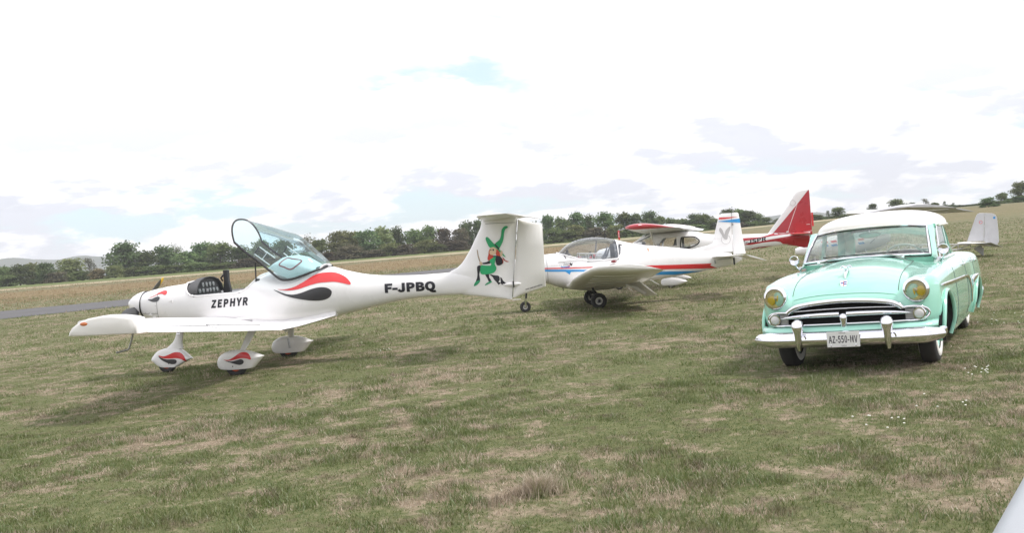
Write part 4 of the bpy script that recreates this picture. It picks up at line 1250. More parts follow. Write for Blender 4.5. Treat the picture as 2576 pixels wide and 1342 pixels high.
# ------------------------------------------------------------------ light aircraft: shared helpers. local axes: x nose, y left, z up
GEL = principled('white_gelcoat', (0.80, 0.79, 0.795), 0.28, coat=0.35, var=0.015, vscale=2.0)
GEL2 = principled('ivory_gelcoat', (0.74, 0.725, 0.70), 0.35, coat=0.2, var=0.02, vscale=2.0)
RED = principled('signal_red', (0.62, 0.035, 0.040), 0.3, coat=0.3)
CHARCOAL = principled('charcoal_film', (0.035, 0.035, 0.04), 0.35, coat=0.2)
INK = principled('black_film', (0.012, 0.012, 0.02), 0.4)
BLUE = principled('sky_blue_film', (0.025, 0.27, 0.62), 0.3, coat=0.3)
DEEPRED = principled('crimson_paint', (0.40, 0.018, 0.030), 0.28, coat=0.5)
CANOPY = glass_mat('canopy_plexi', (0.80, 0.955, 0.985), refl=0.04)
CANOPY2 = glass_mat('canopy_plexi_grey', (0.88, 0.91, 0.93), refl=0.07)

def fuselage_mesh(st, n=40, m=90, flatbelly=0.0):
    """st rows: x, ztop, zbot, half width, exponent, height fraction of the widest line"""
    st = sorted(st); A = np.array(st, float)
    xs = np.unique(np.concatenate([np.linspace(A[0, 0], A[-1, 0], m), A[:, 0]]))
    col = [smooth_interp(xs, A[:, 0], A[:, k]) for k in range(1, 6)]
    rings = []
    for x, zt, zb, w, ex, wf in zip(xs, *col):
        zm = zb + (zt - zb) * wf; ring = []
        for k in range(n):
            a = 2 * pi * k / n; c, s = cos(a), sin(a)
            y = w * math.copysign(abs(c) ** (2 / ex), c)
            q = math.copysign(abs(s) ** (2 / ex), s)
            ring.append((x, y, zm + (q * (zt - zm) if s > 0 else q * (zm - zb))))
        rings.append(ring)
    return rings, xs

def airfoil(n=18, camber=0.03):
    """unit section from trailing edge over the top to the leading edge and back below; x 0..1 from the leading edge"""
    up, lo = [], []
    for k in range(n + 1):
        x = 0.5 * (1 - cos(pi * k / n))
        t = 5 * (0.2969 * sqrt(x) - 0.126 * x - 0.3516 * x * x + 0.2843 * x ** 3 - 0.1015 * x ** 4)
        c = camber * (0.8 * x - x * x) / .16 if x < .4 else camber * (0.2 + .8 * x - x * x) / .36
        up.append((x, c + t)); lo.append((x, c - t))
    return up[::-1], lo[1:-1]
def wing_rings(secs, camber=0.03, n=18):
    """secs: y, xLE, xTE, zLE, zTE, relative thickness (of chord)"""
    rings = []
    for (y, xl, xt, zl, zt, th) in secs:
        ch = xl - xt
        up, lo = airfoil(n, 0)
        r = []
        for part in (up, lo):
            for x, t in part:
                c = camber * (0.8 * x - x * x) / .16 if x < .4 else camber * (0.2 + .8 * x - x * x) / .36
                r.append((xl - x * ch, y, zl + (zt - zl) * x + ch * (t * th + c)))
        rings.append(r)
    return rings
def interp_secs(secs, n):
    S = np.array(secs, float); out = []
    ys = np.linspace(S[0, 0], S[-1, 0], n)
    return [tuple([y] + [float(np.interp(y, S[:, 0] if S[-1, 0] > S[0, 0] else S[::-1, 0], S[:, k] if S[-1, 0] > S[0, 0] else S[::-1, k])) for k in range(1, S.shape[1])]) for y in ys]
def slab(levels, n=14):
    """fin-like surface: levels of (z, x front, x rear, half thickness) lofted upwards"""
    rings = []
    for z, xf, xr_, t in levels:
        r = []
        for k in range(n + 1):
            u = 0.5 * (1 - cos(pi * k / n)); r.append((xf + (xr_ - xf) * u, t * (2.6 * sqrt(u) * (1 - u) ** .8 + .06), z))
        for k in range(n - 1, 0, -1):
            u = 0.5 * (1 - cos(pi * k / n)); r.append((xf + (xr_ - xf) * u, -t * (2.6 * sqrt(u) * (1 - u) ** .8 + .06), z))
        rings.append(r)
    return rings
def smooth_poly(p, n=4): return [tuple(q) for q in crc(p, n)]
def side_decal(name, outline, mat, parent, bvh, off=0.005, sm=3, cell=0.05):
    pol = smooth_poly(outline, sm) if sm else outline
    return decal(name, [pol], mat, parent, bvh, lambda s, t: (s, 0, t), (0, -1, 0), off, cell)
def side_text(s, x0, z0, x1, z1, height, mat, parent, bvh, name='lettering', bold=0.0, shear=0.0, off=0.004, spacing=1.04):
    """lettering on the left side, running aft from (x0,z0) to (x1,z1) on its baseline; height = capital height"""
    vs, fs, w = text_mesh(s, height / 0.70, bold * height, shear, 1.0, spacing)
    L = x0 - x1
    return decal(name, [], mat, parent, bvh, lambda a, b: (x0 - a / w * L, 0, z0 + (z1 - z0) * a / w + b), (0, -1, 0), off, 0.06, rawmesh=(vs, fs))
def cut_rings(g, rings, drop):
    n = len(rings[0]); vs = [p for r in rings for p in r]; fs = []
    for i in range(len(rings) - 1):
        for j in range(n):
            a, b = i * n + j, i * n + (j + 1) % n
            q = (a, b, b + n, a + n)
            c = [sum(vs[k][m] for k in q) / 4 for m in range(3)]
            if not drop(*c): fs.append(q)
    fs.append(tuple(range(n - 1, -1, -1))); fs.append(tuple((len(rings) - 1) * n + j for j in range(n)))
    g.add(vs, fs)

# ------------------------------------------------------------------ white low-wing aircraft with raised canopy
ZEPHYR_DECALS = {'flame_red': [(-0.527, 1.181), (-0.636, 1.173), (-0.774, 1.199), (-0.916, 1.267), (-1.030, 1.336), (-1.127, 1.367), (-1.262, 1.373), (-1.368, 1.349), (-1.496, 1.282), (-1.569, 1.206), (-1.580, 1.173), (-1.552, 1.166), (-1.461, 1.195), (-1.357, 1.222), (-1.250, 1.229), (-1.115, 1.226), (-0.977, 1.198), (-0.839, 1.162), (-0.702, 1.150), (-0.567, 1.169)],
    'flame_black': [(-0.459, 1.183), (-0.551, 1.144), (-0.643, 1.105), (-0.764, 1.086), (-0.888, 1.107), (-1.027, 1.149), (-1.136, 1.163), (-1.229, 1.151), (-1.293, 1.110), (-1.303, 1.065), (-1.271, 1.009), (-1.187, 0.972), (-1.065, 0.969), (-0.932, 0.990), (-0.773, 1.031), (-0.641, 1.079), (-0.537, 1.132)],
    'cowl_red': [(1.634, 1.192), (1.523, 1.224), (1.432, 1.271), (1.359, 1.290), (1.304, 1.269), (1.300, 1.232), (1.337, 1.222), (1.378, 1.238), (1.450, 1.239), (1.553, 1.206)],
    'cowl_black': [(1.650, 1.173), (1.571, 1.174), (1.497, 1.198), (1.446, 1.203), (1.414, 1.190), (1.422, 1.157), (1.467, 1.129), (1.546, 1.130), (1.602, 1.147)],
    'nspat_red': [(1.683, 0.281), (1.597, 0.262), (1.507, 0.283), (1.417, 0.312), (1.330, 0.307), (1.263, 0.248), (1.234, 0.172), (1.250, 0.159), (1.297, 0.196), (1.382, 0.221), (1.498, 0.222), (1.614, 0.235)],
    'nspat_black': [(1.683, 0.274), (1.628, 0.236), (1.543, 0.211), (1.456, 0.209), (1.399, 0.198), (1.384, 0.167), (1.412, 0.135), (1.477, 0.134), (1.562, 0.164), (1.645, 0.217)],
    'mspat_red': [(0.129, 0.249), (0.047, 0.244), (-0.038, 0.282), (-0.124, 0.330), (-0.206, 0.333), (-0.264, 0.297), (-0.289, 0.237), (-0.268, 0.229), (-0.219, 0.247), (-0.138, 0.256), (-0.013, 0.235), (0.069, 0.230)],
    'mspat_black': [(0.100, 0.232), (0.009, 0.217), (-0.074, 0.231), (-0.137, 0.241), (-0.175, 0.215), (-0.162, 0.177), (-0.109, 0.161), (-0.029, 0.181), (0.050, 0.209)]}
WITCH = {'hat': [(-3.775, 1.611), (-3.834, 1.651), (-3.862, 1.715), (-3.877, 1.791), (-3.905, 1.831), (-3.940, 1.849), (-3.970, 1.839), (-3.966, 1.819), (-3.930, 1.798), (-3.909, 1.744), (-3.898, 1.679), (-3.876, 1.614), (-3.824, 1.530), (-3.804, 1.553), (-3.767, 1.589)],
    'brim': [(-3.636, 1.700), (-3.653, 1.709), (-3.680, 1.691), (-3.721, 1.637), (-3.756, 1.590), (-3.802, 1.531), (-3.843, 1.484), (-3.883, 1.425), (-3.903, 1.391), (-3.871, 1.410), (-3.820, 1.475), (-3.779, 1.528), (-3.736, 1.553), (-3.685, 1.548), (-3.655, 1.598), (-3.633, 1.667)],
    'band': [(-3.751, 1.596), (-3.773, 1.589), (-3.809, 1.547), (-3.824, 1.524), (-3.811, 1.508), (-3.780, 1.544)],
    'hair_left': [(-3.690, 1.540), (-3.664, 1.498), (-3.654, 1.443), (-3.636, 1.389), (-3.653, 1.360), (-3.705, 1.373), (-3.726, 1.426), (-3.694, 1.449), (-3.677, 1.486)],
    'hair_right': [(-3.779, 1.522), (-3.820, 1.475), (-3.828, 1.407), (-3.861, 1.361), (-3.863, 1.311), (-3.832, 1.294), (-3.800, 1.365), (-3.771, 1.423), (-3.763, 1.468)],
    'hair_tail': [(-3.859, 1.400), (-3.899, 1.341), (-3.948, 1.323), (-3.908, 1.319), (-3.866, 1.358)],
    'face': [(-3.691, 1.551), (-3.736, 1.553), (-3.774, 1.534), (-3.772, 1.478), (-3.744, 1.442), (-3.693, 1.440), (-3.671, 1.470), (-3.683, 1.519)],
    'eye': [(-3.722, 1.521), (-3.736, 1.525), (-3.744, 1.511), (-3.737, 1.498), (-3.724, 1.501)],
    'eye2': [(-3.691, 1.520), (-3.700, 1.523), (-3.705, 1.510), (-3.696, 1.502), (-3.690, 1.509)],
    'arm': [(-3.558, 1.334), (-3.617, 1.340), (-3.676, 1.364), (-3.684, 1.324), (-3.626, 1.310), (-3.564, 1.314)],
    'torso': [(-3.714, 1.422), (-3.771, 1.423), (-3.826, 1.408), (-3.855, 1.350), (-3.851, 1.300), (-3.804, 1.276), (-3.760, 1.291), (-3.749, 1.369)],
    'dress': [(-3.760, 1.407), (-3.735, 1.304), (-3.754, 1.258), (-3.748, 1.214), (-3.705, 1.173), (-3.625, 1.162), (-3.546, 1.162), (-3.514, 1.187), (-3.517, 1.243), (-3.535, 1.297), (-3.569, 1.296), (-3.669, 1.284), (-3.683, 1.313), (-3.663, 1.348), (-3.677, 1.375), (-3.724, 1.399)],
    'leg': [(-3.478, 1.290), (-3.529, 1.297), (-3.516, 1.231), (-3.496, 1.166), (-3.501, 1.088), (-3.481, 1.062), (-3.436, 1.065), (-3.457, 1.113), (-3.469, 1.179), (-3.468, 1.246)],
    'leg2': [(-3.580, 1.165), (-3.637, 1.167), (-3.638, 1.111), (-3.663, 1.065), (-3.628, 1.051), (-3.609, 1.102)],
    'shoe': [(-3.436, 1.065), (-3.495, 1.083), (-3.498, 1.060), (-3.455, 1.019), (-3.408, 1.000), (-3.401, 1.012), (-3.418, 1.044)],
    'shoe2': [(-3.604, 1.036), (-3.662, 1.059), (-3.672, 1.042), (-3.637, 1.022), (-3.573, 0.999), (-3.568, 1.011)],
    'hand': [(-3.510, 1.338), (-3.539, 1.354), (-3.554, 1.329), (-3.546, 1.301), (-3.519, 1.307)],
    'hand2': [(-3.830, 1.463), (-3.849, 1.494), (-3.867, 1.471), (-3.854, 1.416), (-3.826, 1.408)],
    'stick': [(-3.485, 1.523), (-3.499, 1.527), (-3.507, 1.443), (-3.528, 1.358), (-3.514, 1.352), (-3.494, 1.422)],
    'broom': [(-3.637, 1.167), (-3.702, 1.140), (-3.769, 1.129), (-3.817, 1.092), (-3.841, 1.041), (-3.883, 1.004), (-3.911, 0.967), (-3.848, 0.996), (-3.827, 1.009), (-3.836, 0.980), (-3.793, 1.011), (-3.769, 0.991), (-3.739, 1.037), (-3.708, 1.073), (-3.689, 1.113)]}
def build_white_aircraft():
    ac = thing('light_aircraft', 'white low-wing aircraft with raised canopy, red and black flames and T-tail', 'aircraft', (-3.931, 14.846, -0.01), radians(171))
    st = [(1.83, 1.275, .875, .215, 2.2, .5), (1.78, 1.288, .845, .255, 2.3, .5), (1.47, 1.338, .745, .37, 2.5, .5), (1.13, 1.366, .675, .45, 2.6, .5), (.97, 1.396, .655, .48, 2.6, .5),
          (.6, 1.46, .625, .52, 2.6, .5), (.2, 1.48, .605, .535, 2.6, .5), (-.2, 1.44, .595, .53, 2.6, .48), (-.5, 1.40, .600, .50, 2.5, .46), (-.9, 1.440, .640, .43, 2.4, .5), (-1.18, 1.455, .682, .36, 2.3, .55),
          (-1.458, 1.374, .730, .29, 2.2, .55), (-1.75, 1.300, .782, .235, 2.2, .5), (-2.04, 1.258, .832, .19, 2.2, .5), (-2.34, 1.236, .872, .155, 2.2, .5), (-2.63, 1.225, .890, .13, 2.2, .5), (-2.92, 1.226, .892, .105, 2.2, .5), (-3.3, 1.24, .885, .08, 2.2, .5), (-3.80, 1.20, .90, .05, 2.2, .5)]
    rings, xs = fuselage_mesh(st, 56, 200)
    sill = lambda x: float(np.interp(x, [-.32, -.26, -.20, -.12, -.04, 0.02, .10, .79, .86, .92, .96, .99], [1.46, 1.44, 1.40, 1.30, 1.225, 1.20, 1.186, 1.176, 1.195, 1.24, 1.30, 1.40]))
    g = G(); cut_rings(g, rings, lambda x, y, z: -.32 < x < .99 and z > sill(x))
    fu = g.build('fuselage', GEL, ac, smooth=50)
    bv = bvh_of([fu])
    # opening rim
    rim = []
    for x in np.concatenate([np.linspace(-.26, .12, 20), np.linspace(.16, .78, 14), np.linspace(.80, .965, 16)]):
        h, n = cast(bv, (x, 2, sill(x) - .012), (0, -1, 0))
        if h: rim.append((h.x, h.y - .004, sill(x) - .004))
    for s in (1, -1):
        G().tube([(x, s * y, z) for x, y, z in rim], .014, 6).build('cockpit_rim', GEL, fu)
    g = G(); g.tube([(x, y, z) for x, y, z in [rim[-1], (.978, .30, 1.375), (.985, 0, 1.398), (.978, -.30, 1.375), (rim[-1][0], -rim[-1][1], rim[-1][2])]], .014, 6); g.build('cockpit_rim', GEL, fu)
    # cockpit tub, seats, panel
    TRIM = principled('grey_trim', (.10, .10, .105), .7, bump=.2, bscale=80)
    inner = [[(x, y * .93, min(z, sill(x) - .01)) for x, y, z in r] for r in rings if -.30 < r[0][0] < .96]
    g = G(); g.loft([[p for p in r if True] for r in inner[::6]]); g.build('cockpit_tub', TRIM, fu, smooth=60)
    G().box((.30, 0, 1.172), (.02, .02, .02)).build('stick_base', BLACK, fu)
    for s in (-1, 1):
        g = G(); g.loft([[(x, s * .23 + y, z) for y in (-.19, .19)] + [(x - .07, s * .23 + y, z) for y in (.19, -.19)] for x, z in ((-.02, 1.0), (-.10, 1.2), (-.17, 1.36))]); g.build('seat_back', BLACK, fu, bevel=.03)
    pn = G(); pr = []
    arch = [(-.44, 1.05), (-.44, 1.20), (-.40, 1.31), (-.30, 1.385), (-.15, 1.425), (0, 1.435), (.15, 1.425), (.30, 1.385), (.40, 1.31), (.44, 1.20), (.44, 1.05)]
    pn.loft([[(.80, a, b) for a, b in arch], [(.84, a, b) for a, b in arch]])
    po = pn.build('instrument_panel', principled('panel_black', (.03, .03, .032), .5), ac, smooth=30)
    g = G(); g.grid([[(.76, a * 1.02, b + .012) for a, b in arch[1:-1]], [(.87, a * 1.02, b + .004) for a, b in arch[1:-1]], [(.97, a * .98, b - .04) for a, b in arch[1:-1]]]); g.build('glare_shield', TRIM, po, smooth=60, solid=.008)
    DIAL = principled('dial_face', (.30, .31, .31), .3, metal=.4)
    rg = random.Random(3)
    for zz, ny, rad in ((1.33, 4, .036), (1.24, 6, .034), (1.15, 6, .030)):
        for k in range(ny):
            y = (k - (ny - 1) / 2) * .115
            if rg.random() < .75: G().lathe([(rad, 0), (rad, .012), (rad * .8, .016), (0, .012)], (.80, y, zz), (-1, 0, 0), 16, cap=False).build('dial', DIAL, po)
            else: G().box((.79, y, zz), (.02, .08, .05)).build('radio', GREYMETAL, po, smooth=0, bevel=.003)
    # tall black camera box standing in the far seat
    g = G(); g.loft([[(.505 + a, -.05 + b, z) for a, b in ((-w, -.04), (w, -.04), (w, .04), (-w, .04))] for z, w in ((1.10, .055), (1.22, .060), (1.30, .045), (1.36, .036), (1.53, .040))]); g.build('head_rest', BLACK, ac, smooth=30, bevel=.012)
    G().tube([(.57, -.05, 1.36), (.60, -.05, 1.41), (.54, -.05, 1.47)], .016, 6).build('grip', BLACK, ac)
    G().tube([(-.175, .42, 1.22), (-.189, .42, 1.60)], .011, 8).build('canopy_strut', BLACK, ac)
    # cowling details
    for y in (1,):
        for x in (1.83 - .36,):
            pts_ = [cast(bv, (x, 2 * cos(a), 1.05 + 2 * sin(a)), (0, -cos(a), -sin(a)))[0] for a in np.linspace(-1.3, 1.5, 30)]
            G().tube([p for p in pts_ if p], .0035, 5).build('cowl_gap', SEAM, fu)
        pts_ = [cast(bv, (x, 2, .955 - .03 * (1.8 - x)), (0, -1, 0))[0] for x in np.linspace(1.80, 1.47, 12)]
        G().tube([p for p in pts_ if p], .003, 5).build('cowl_gap', SEAM, fu)
    for x, z in ((1.20, 1.12), (1.47 + .09, .90), (1.62, .94)):
        h, n = cast(bv, (x, 2, z), (0, -1, 0))
        if h: G().add([h + Vector(p) for p in ((.045, -.004, 0), (-.03, .016, .022), (-.03, .016, -.022), (-.035, -.004, 0))], [(0, 1, 2), (1, 3, 2), (0, 3, 1), (0, 2, 3)]).build('air_scoop', GEL, fu, smooth=0)
    for k, a in enumerate(np.linspace(-1.1, 1.2, 9)):            # cowling screws
        h, n = cast(bv, (1.50, 2 * cos(a), 1.05 + 2 * sin(a)), (0, -cos(a), -sin(a)))
        if h: G().ell(h, (.007, .004, .007), 8, 4).build('cowl_screw', GREYMETAL, fu)
    for x in (1.72, 1.64, 1.56):
        h, n = cast(bv, (x, 2, .972 - .03 * (1.8 - x)), (0, -1, 0))
        if h: G().ell(h, (.007, .004, .007), 8, 4).build('cowl_screw', GREYMETAL, fu)
    # spinner and propeller
    sp = G().lathe([(.215, 0), (.205, .05), (.175, .13), (.125, .21), (.06, .275), (0, .305)], (1.845, 0, 1.085 - .0), (1, 0, .10), 32).build('spinner', GEL, ac, smooth=60)
    G().lathe([(.20, -.012), (.215, 0), (.215, .010)], (1.842, 0, 1.085), (1, 0, .1), 32).build('spinner_plate', BLACK, sp)
    BLADE = principled('propeller_black', (.045, .047, .05), .4)
    YTIP = principled('yellow_tip', (.75, .48, .02), .4)
    for s in (1, -1):
        d = Vector((0, .93, -.36) if s > 0 else (0, -.88, .45)).normalized(); c = Vector((1.93, 0, 1.09)); up = Vector((1, 0, 0))
        sd = d.cross(up).normalized(); rings = []; tipr = []
        for k, (r, chd, tw, th) in enumerate(((.10, .05, 55, .032), (.18, .055, 48, .026), (.30, .108, 42, .020), (.45, .112, 35, .014), (.60, .090, 30, .010), (.70, .068, 27, .008), (.78, .05, 25, .006), (.82, .03, 19, .004))):
            a = -radians(tw); e1 = (sd * cos(a) + up * sin(a)); e2 = (up * cos(a) - sd * sin(a))
            ring = [c + d * r + e1 * (chd * cos(t)) * 1.0 + e2 * (th * sin(t)) for t in (2 * pi * q / 14 for q in range(14))]
            if k <= 5: rings.append(ring)
            if k >= 5: tipr.append(ring)
        bl = G().loft(rings).build('propeller_blade', BLADE, ac, smooth=60)
        G().loft(tipr).build('blade_tip', YTIP, bl, smooth=60)
    # fin and rudder
    lv = [(.765, -3.90, -3.945, .012), (.80, -3.68, -3.952, .03), (.84, -3.46, -3.957, .042), (.88, -3.22, -3.962, .05), (.95, -3.05, -3.973, .058), (1.10, -2.98, -3.995, .062), (1.20, -2.99, -4.009, .062), (1.245, -3.06, -4.016, .062), (1.29, -3.16, -4.022, .06), (1.35, -3.235, -4.031, .058), (1.41, -3.284, -4.04, .056),
          (1.55, -3.383, -4.06, .054), (1.70, -3.467, -4.081, .052), (1.84, -3.549, -4.10, .05), (1.91, -3.575, -4.112, .05), (1.945, -3.575, -4.117, .052), (1.965, -3.60, -4.12, .045)]
    fn = G().loft(slab(lv, 18)).build('fin', GEL, ac, smooth=60)
    lv = [(.785, -3.958, -3.985, .016), (.84, -3.966, -4.17, .028), (.918, -3.977, -4.456, .034), (1.2, -4.018, -4.462, .034), (1.5, -4.062, -4.470, .034), (1.83, -4.108, -4.477, .034), (1.88, -4.116, -4.30, .030), (1.925, -4.122, -4.15, .02)]
    rd = G().loft([[(x, y if abs(x - xr_) > 1e-6 else 0, z) for x, y, z in r] for r, xr_ in zip(slab(lv, 8), [l[2] for l in lv])]).build('rudder', GEL2, ac, smooth=50)
    bvf = bvh_of([fn, fu]); bvr = bvh_of([rd])
    G().tube([(-3.955, .030, .80), (-4.035, .030, 1.35), (-4.112, .030, 1.92)], .003, 5).build('hinge_gap', SEAM, fn)
    pts_ = [cast(bvf, (x, 2, 1.905 + .035 * (x + 3.6)), (0, -1, 0))[0] for x in np.linspace(-3.64, -4.08, 14)]
    G().tube([p for p in pts_ if p], .003, 5).build('fin_cap_gap', SEAM, fn)
    G().ell((-3.97, .03, .985), (.14, .03, .030), 16, 8).build('hinge_fairing', GEL, fn)
    G().box((-3.99, .055, .985), (.02, .02, .09)).build('hinge_bolt', BLACK, fn, smooth=0)
    G().box((-4.01, 0, .755), (.12, .03, .012)).build('tail_bumper', GEL2, fn, smooth=0)
    # tailplane
    for s in (1, -1):
        sec = [(s * .0, -3.56, -4.12, 1.985, 1.985, .13), (s * .9, -3.68, -4.13, 1.99, 1.99, .14), (s * 1.12, -3.74, -4.14, 1.992, 1.992, .13), (s * 1.18, -3.84, -4.13, 1.994, 1.994, .05)]
        tp_ = G().loft(wing_rings(sec, 0, 12)).build('tailplane', GEL, ac, smooth=50)
        sec = [(s * .06, -4.13, -4.36, 1.985, 1.940, .10), (s * .9, -4.14, -4.38, 1.99, 1.935, .10), (s * 1.16, -4.15, -4.36, 1.992, 1.94, .08)]
        G().loft(wing_rings(sec, 0, 8)).build('elevator', GEL2, tp_, smooth=50)
        if s > 0:
            bt = bvh_of([tp_])
            decal('placard_border', [[(-3.84, 1.07), (-4.0, 1.07), (-4.0, 1.12), (-3.84, 1.12)]], RED, tp_, bt, lambda a, b: (a, b, 0), (0, 0, -1), .002, .03)
            decal('warning_placard', [[(-3.85, 1.08), (-3.99, 1.08), (-3.99, 1.11), (-3.85, 1.11)]], principled('placard', (.75, .70, .70), .5), tp_, bt, lambda a, b: (a, b, 0), (0, 0, -1), .004, .03)
    # wings
    for s in (1, -1):
        sec = [(s * .30, .74, -.60, .745, .560, .125), (s * .50, .70, -.57, .765, .572, .125), (s * 1.0, .63, -.60, .815, .620, .12), (s * 2.5, .43, -.63, .945, .752, .115), (s * 4.45, .12, -.68, 1.092, .940, .105)]
        wg = G().loft(wing_rings(interp_secs(sec, 24) if s > 0 else [(-a[0], *a[1:]) for a in interp_secs([(-q[0], *q[1:]) for q in sec], 24)], .028, 20)).build('wing', GEL, ac, smooth=60)
        out = [(.115, .966), (.10, 1.01), (.06, 1.055), (0, 1.092), (-.12, 1.138), (-.30, 1.158), (-.45, 1.150), (-.60, 1.125), (-.665, 1.105), (-.685, 1.03), (-.70, .945), (-.45, .948), (-.2, .952), (0, .957)]
        cx, cz = -.28, 1.03; rr_ = []
        for y, k in ((4.43, .985), (4.50, 1.0), (4.62, 1.0), (4.645, .975), (4.655, .92), (4.66, .80)):
            rr_.append([(cx + (a - cx) * k, s * y, cz + (b - cz) * k) for a, b in out])
        wt = G().loft(rr_).build('wing_tip', GEL2, wg, smooth=50)
        G().ell((-.09, s * 4.655, 1.085), (.05, .012, .022), 16, 8).build('position_light', principled('amber_lens', (.55, .16, .05), .2, coat=.6) if s > 0 else principled('green_lens', (.05, .4, .12), .2, coat=.6), wt)
        bw = bvh_of([wg])
        def wtop(x, y): return cast(bw, (x, y, 3), (0, 0, -1))[0] or Vector((x, y, .8))
        G().tube([wtop(-.32 - .012 * abs(y), s * y) for y in np.linspace(.75, 2.45, 24)], .005, 5).build('flap_gap', SEAM, wg)
        G().tube([wtop(-.36 - .016 * abs(y), s * y) for y in np.linspace(2.5, 4.4, 24)], .005, 5).build('aileron_gap', SEAM, wg)
        G().tube([wtop(x, s * 2.47) for x in np.linspace(-.36, -.60, 8)], .004, 5).build('aileron_gap', SEAM, wg)
        G().tube([wtop(.1 - .0 * k, s * (.62 + .0 * k)) + Vector((-.42 * k, s * .03 * k, .004)) for k in np.linspace(0, 1, 6)], [.004, .014, .014, .012, .010, .002], 8).build('flap_fairing', GEL, wg)
        if s > 0:
            for nm, pol, m_ in (('wing_streak', [(-.16, 4.36), (-.20, 3.9), (-.26, 3.5), (-.30, 4.0), (-.27, 4.36)], principled('pink_streak', (.72, .42, .46), .4)), ('wing_streak', [(.06, 4.36), (.03, 3.9), (-.03, 3.6), (-.05, 4.0), (-.06, 4.36)], principled('grey_streak', (.45, .42, .52), .4))):  # pinkish and greyish streaks on the wing top
                decal(nm, [smooth_poly(pol, 3)], m_, wg, bw, lambda a, b: (a, b, 0), (0, 0, -1), .003, .1)
            G().tube([(-.43, 4.30, .93), (-.40, 4.30, .84), (-.368, 4.30, .765), (-.355, 4.30, .752), (-.30, 4.30, .742), (-.215, 4.30, .728)], .011, 8).build('pitot_tube', GREYMETAL, wg)
        # wing root fillet
        rr_ = []
        for k, (x, z0, yy) in enumerate(((-.10, .640, .58), (-.35, .605, .58), (-.57, .585, .57), (-.80, .615, .47), (-1.05, .665, .37), (-1.30, .72, .28))):
            rr_.append([(x, s * yy * f_, z0 + dz) for f_, dz in ((1, 0), (.93, .05 * (1 - k / 5)), (.82, .13 * (1 - k / 6)), (.6, .15), (.3, .12), (.3, 0), (.7, -.012))])
        G().loft(rr_).build('wing_fillet', GEL, wg, smooth=60)
    # wheel spats
    SP = {'mspat': [(.262, .193), (.221, .289), (.111, .352), (-.02, .368), (-.14, .362), (-.257, .337), (-.425, .272), (-.447, .262), (-.432, .247), (-.30, .118), (-.277, .103), (-.25, .101), (-.133, .098), (.0, .095), (.216, .108)],
          'nspat': [(1.837, .221), (1.747, .325), (1.64, .37), (1.52, .385), (1.38, .37), (1.29, .325), (1.18, .222), (1.158, .201), (1.185, .187), (1.40, .093), (1.431, .08), (1.58, .085), (1.701, .096), (1.807, .177)]}
    def spat(outl, y0, w, nm):
        P_ = crc(outl, 3); cx, cz = P_[:, 0].mean(), P_[:, 1].mean(); rr_ = []
        for yy, k in ((-1, .55), (-.92, .78), (-.72, .93), (-.35, .99), (0, 1), (.35, .99), (.72, .93), (.92, .78), (1, .55)):
            rr_.append([(cx + (a - cx) * k, y0 + yy * w, cz + (b - cz) * (k if b > cz else min(1, k + .35))) for a, b in P_])
        return G().loft(rr_).build(nm, GEL, ac, smooth=50)
    ORANGE = principled('orange_rim', (.62, .10, .03), .4)
    for y0, key in ((.98, 'mspat'), (-.98, 'mspat'), (0, 'nspat')):
        sp_ = spat(SP[key], y0, .085 if y0 else .075, 'wheel_spat')
        cx = -.02 if y0 else 1.585
        wh = wheel('wheel', ac, (cx, y0, .150 if y0 else .135), .158 if y0 else .137, .095, 'y', .082 if y0 else .07, ORANGE)
        if y0 >= 0:
            b_ = bvh_of([sp_]); k_ = 'm' if y0 else 'n'
            side_decal('flame', ZEPHYR_DECALS[k_ + 'spat_red'], RED, sp_, b_, sm=3, cell=.04)
            side_decal('flame', ZEPHYR_DECALS[k_ + 'spat_black'], CHARCOAL, sp_, b_, sm=3, cell=.04)
            h, n = cast(b_, (cx + (.02 if y0 else -.06), 3, .145), (0, -1, 0))
            if h: G().ell(h, (.009, .005, .009), 8, 5).build('axle_cap', BLACK, sp_)
        if y0:
            s = 1 if y0 > 0 else -1
            G().loft([[(xx + a * c_, s * yy, zz) for a, c_ in ((0, 1),)] for xx, yy, zz in ()] or [[(xa, s * ya, za), (xb, s * ya, za), (xb, s * (ya - .03), za), (xa, s * (ya - .03), za)] for xa, xb, ya, za in ((-.06, -.135, .955, .33), (-.09, -.20, .85, .47), (-.11, -.235, .72, .60), (-.12, -.25, .62, .68))]).build('gear_leg', GEL, ac, smooth=30, bevel=.01)
            G().tube([(-.08, s * .90, .17), (-.06, s * .91, .33)], .022, 8).build('axle_bracket', GREYMETAL, ac)
        else:
            rr_ = []
            for z, xa, xb, w in ((.36, 1.60, 1.285, .05), (.41, 1.53, 1.30, .045), (.47, 1.455, 1.303, .040), (.53, 1.415, 1.285, .038), (.60, 1.39, 1.27, .036), (.66, 1.38, 1.26, .036), (.76, 1.37, 1.25, .036)):
                rr_.append([((xa + xb) / 2 + (xa - xb) / 2 * cos(t), w * sin(t), z) for t in (2 * pi * q / 20 for q in range(20))])
            lg = G().loft(rr_).build('nose_leg', GEL, ac, smooth=60)
            G().tube([(1.34, .03, .62), (1.36, .045, .60), (1.30, .045, .595)], .012, 6).build('nose_leg_clamp', CHROME, lg)
    G().add([(-.35, .05, .60), (-.47, .05, .60), (-.44, .05, .52), (-.42, .05, .50), (-.35, .03, .60), (-.47, .03, .60), (-.44, .03, .52), (-.42, .03, .50)], [(0, 1, 2, 3), (7, 6, 5, 4), (0, 3, 7, 4), (3, 2, 6, 7), (2, 1, 5, 6)]).build('belly_antenna', GEL2, fu, smooth=0)
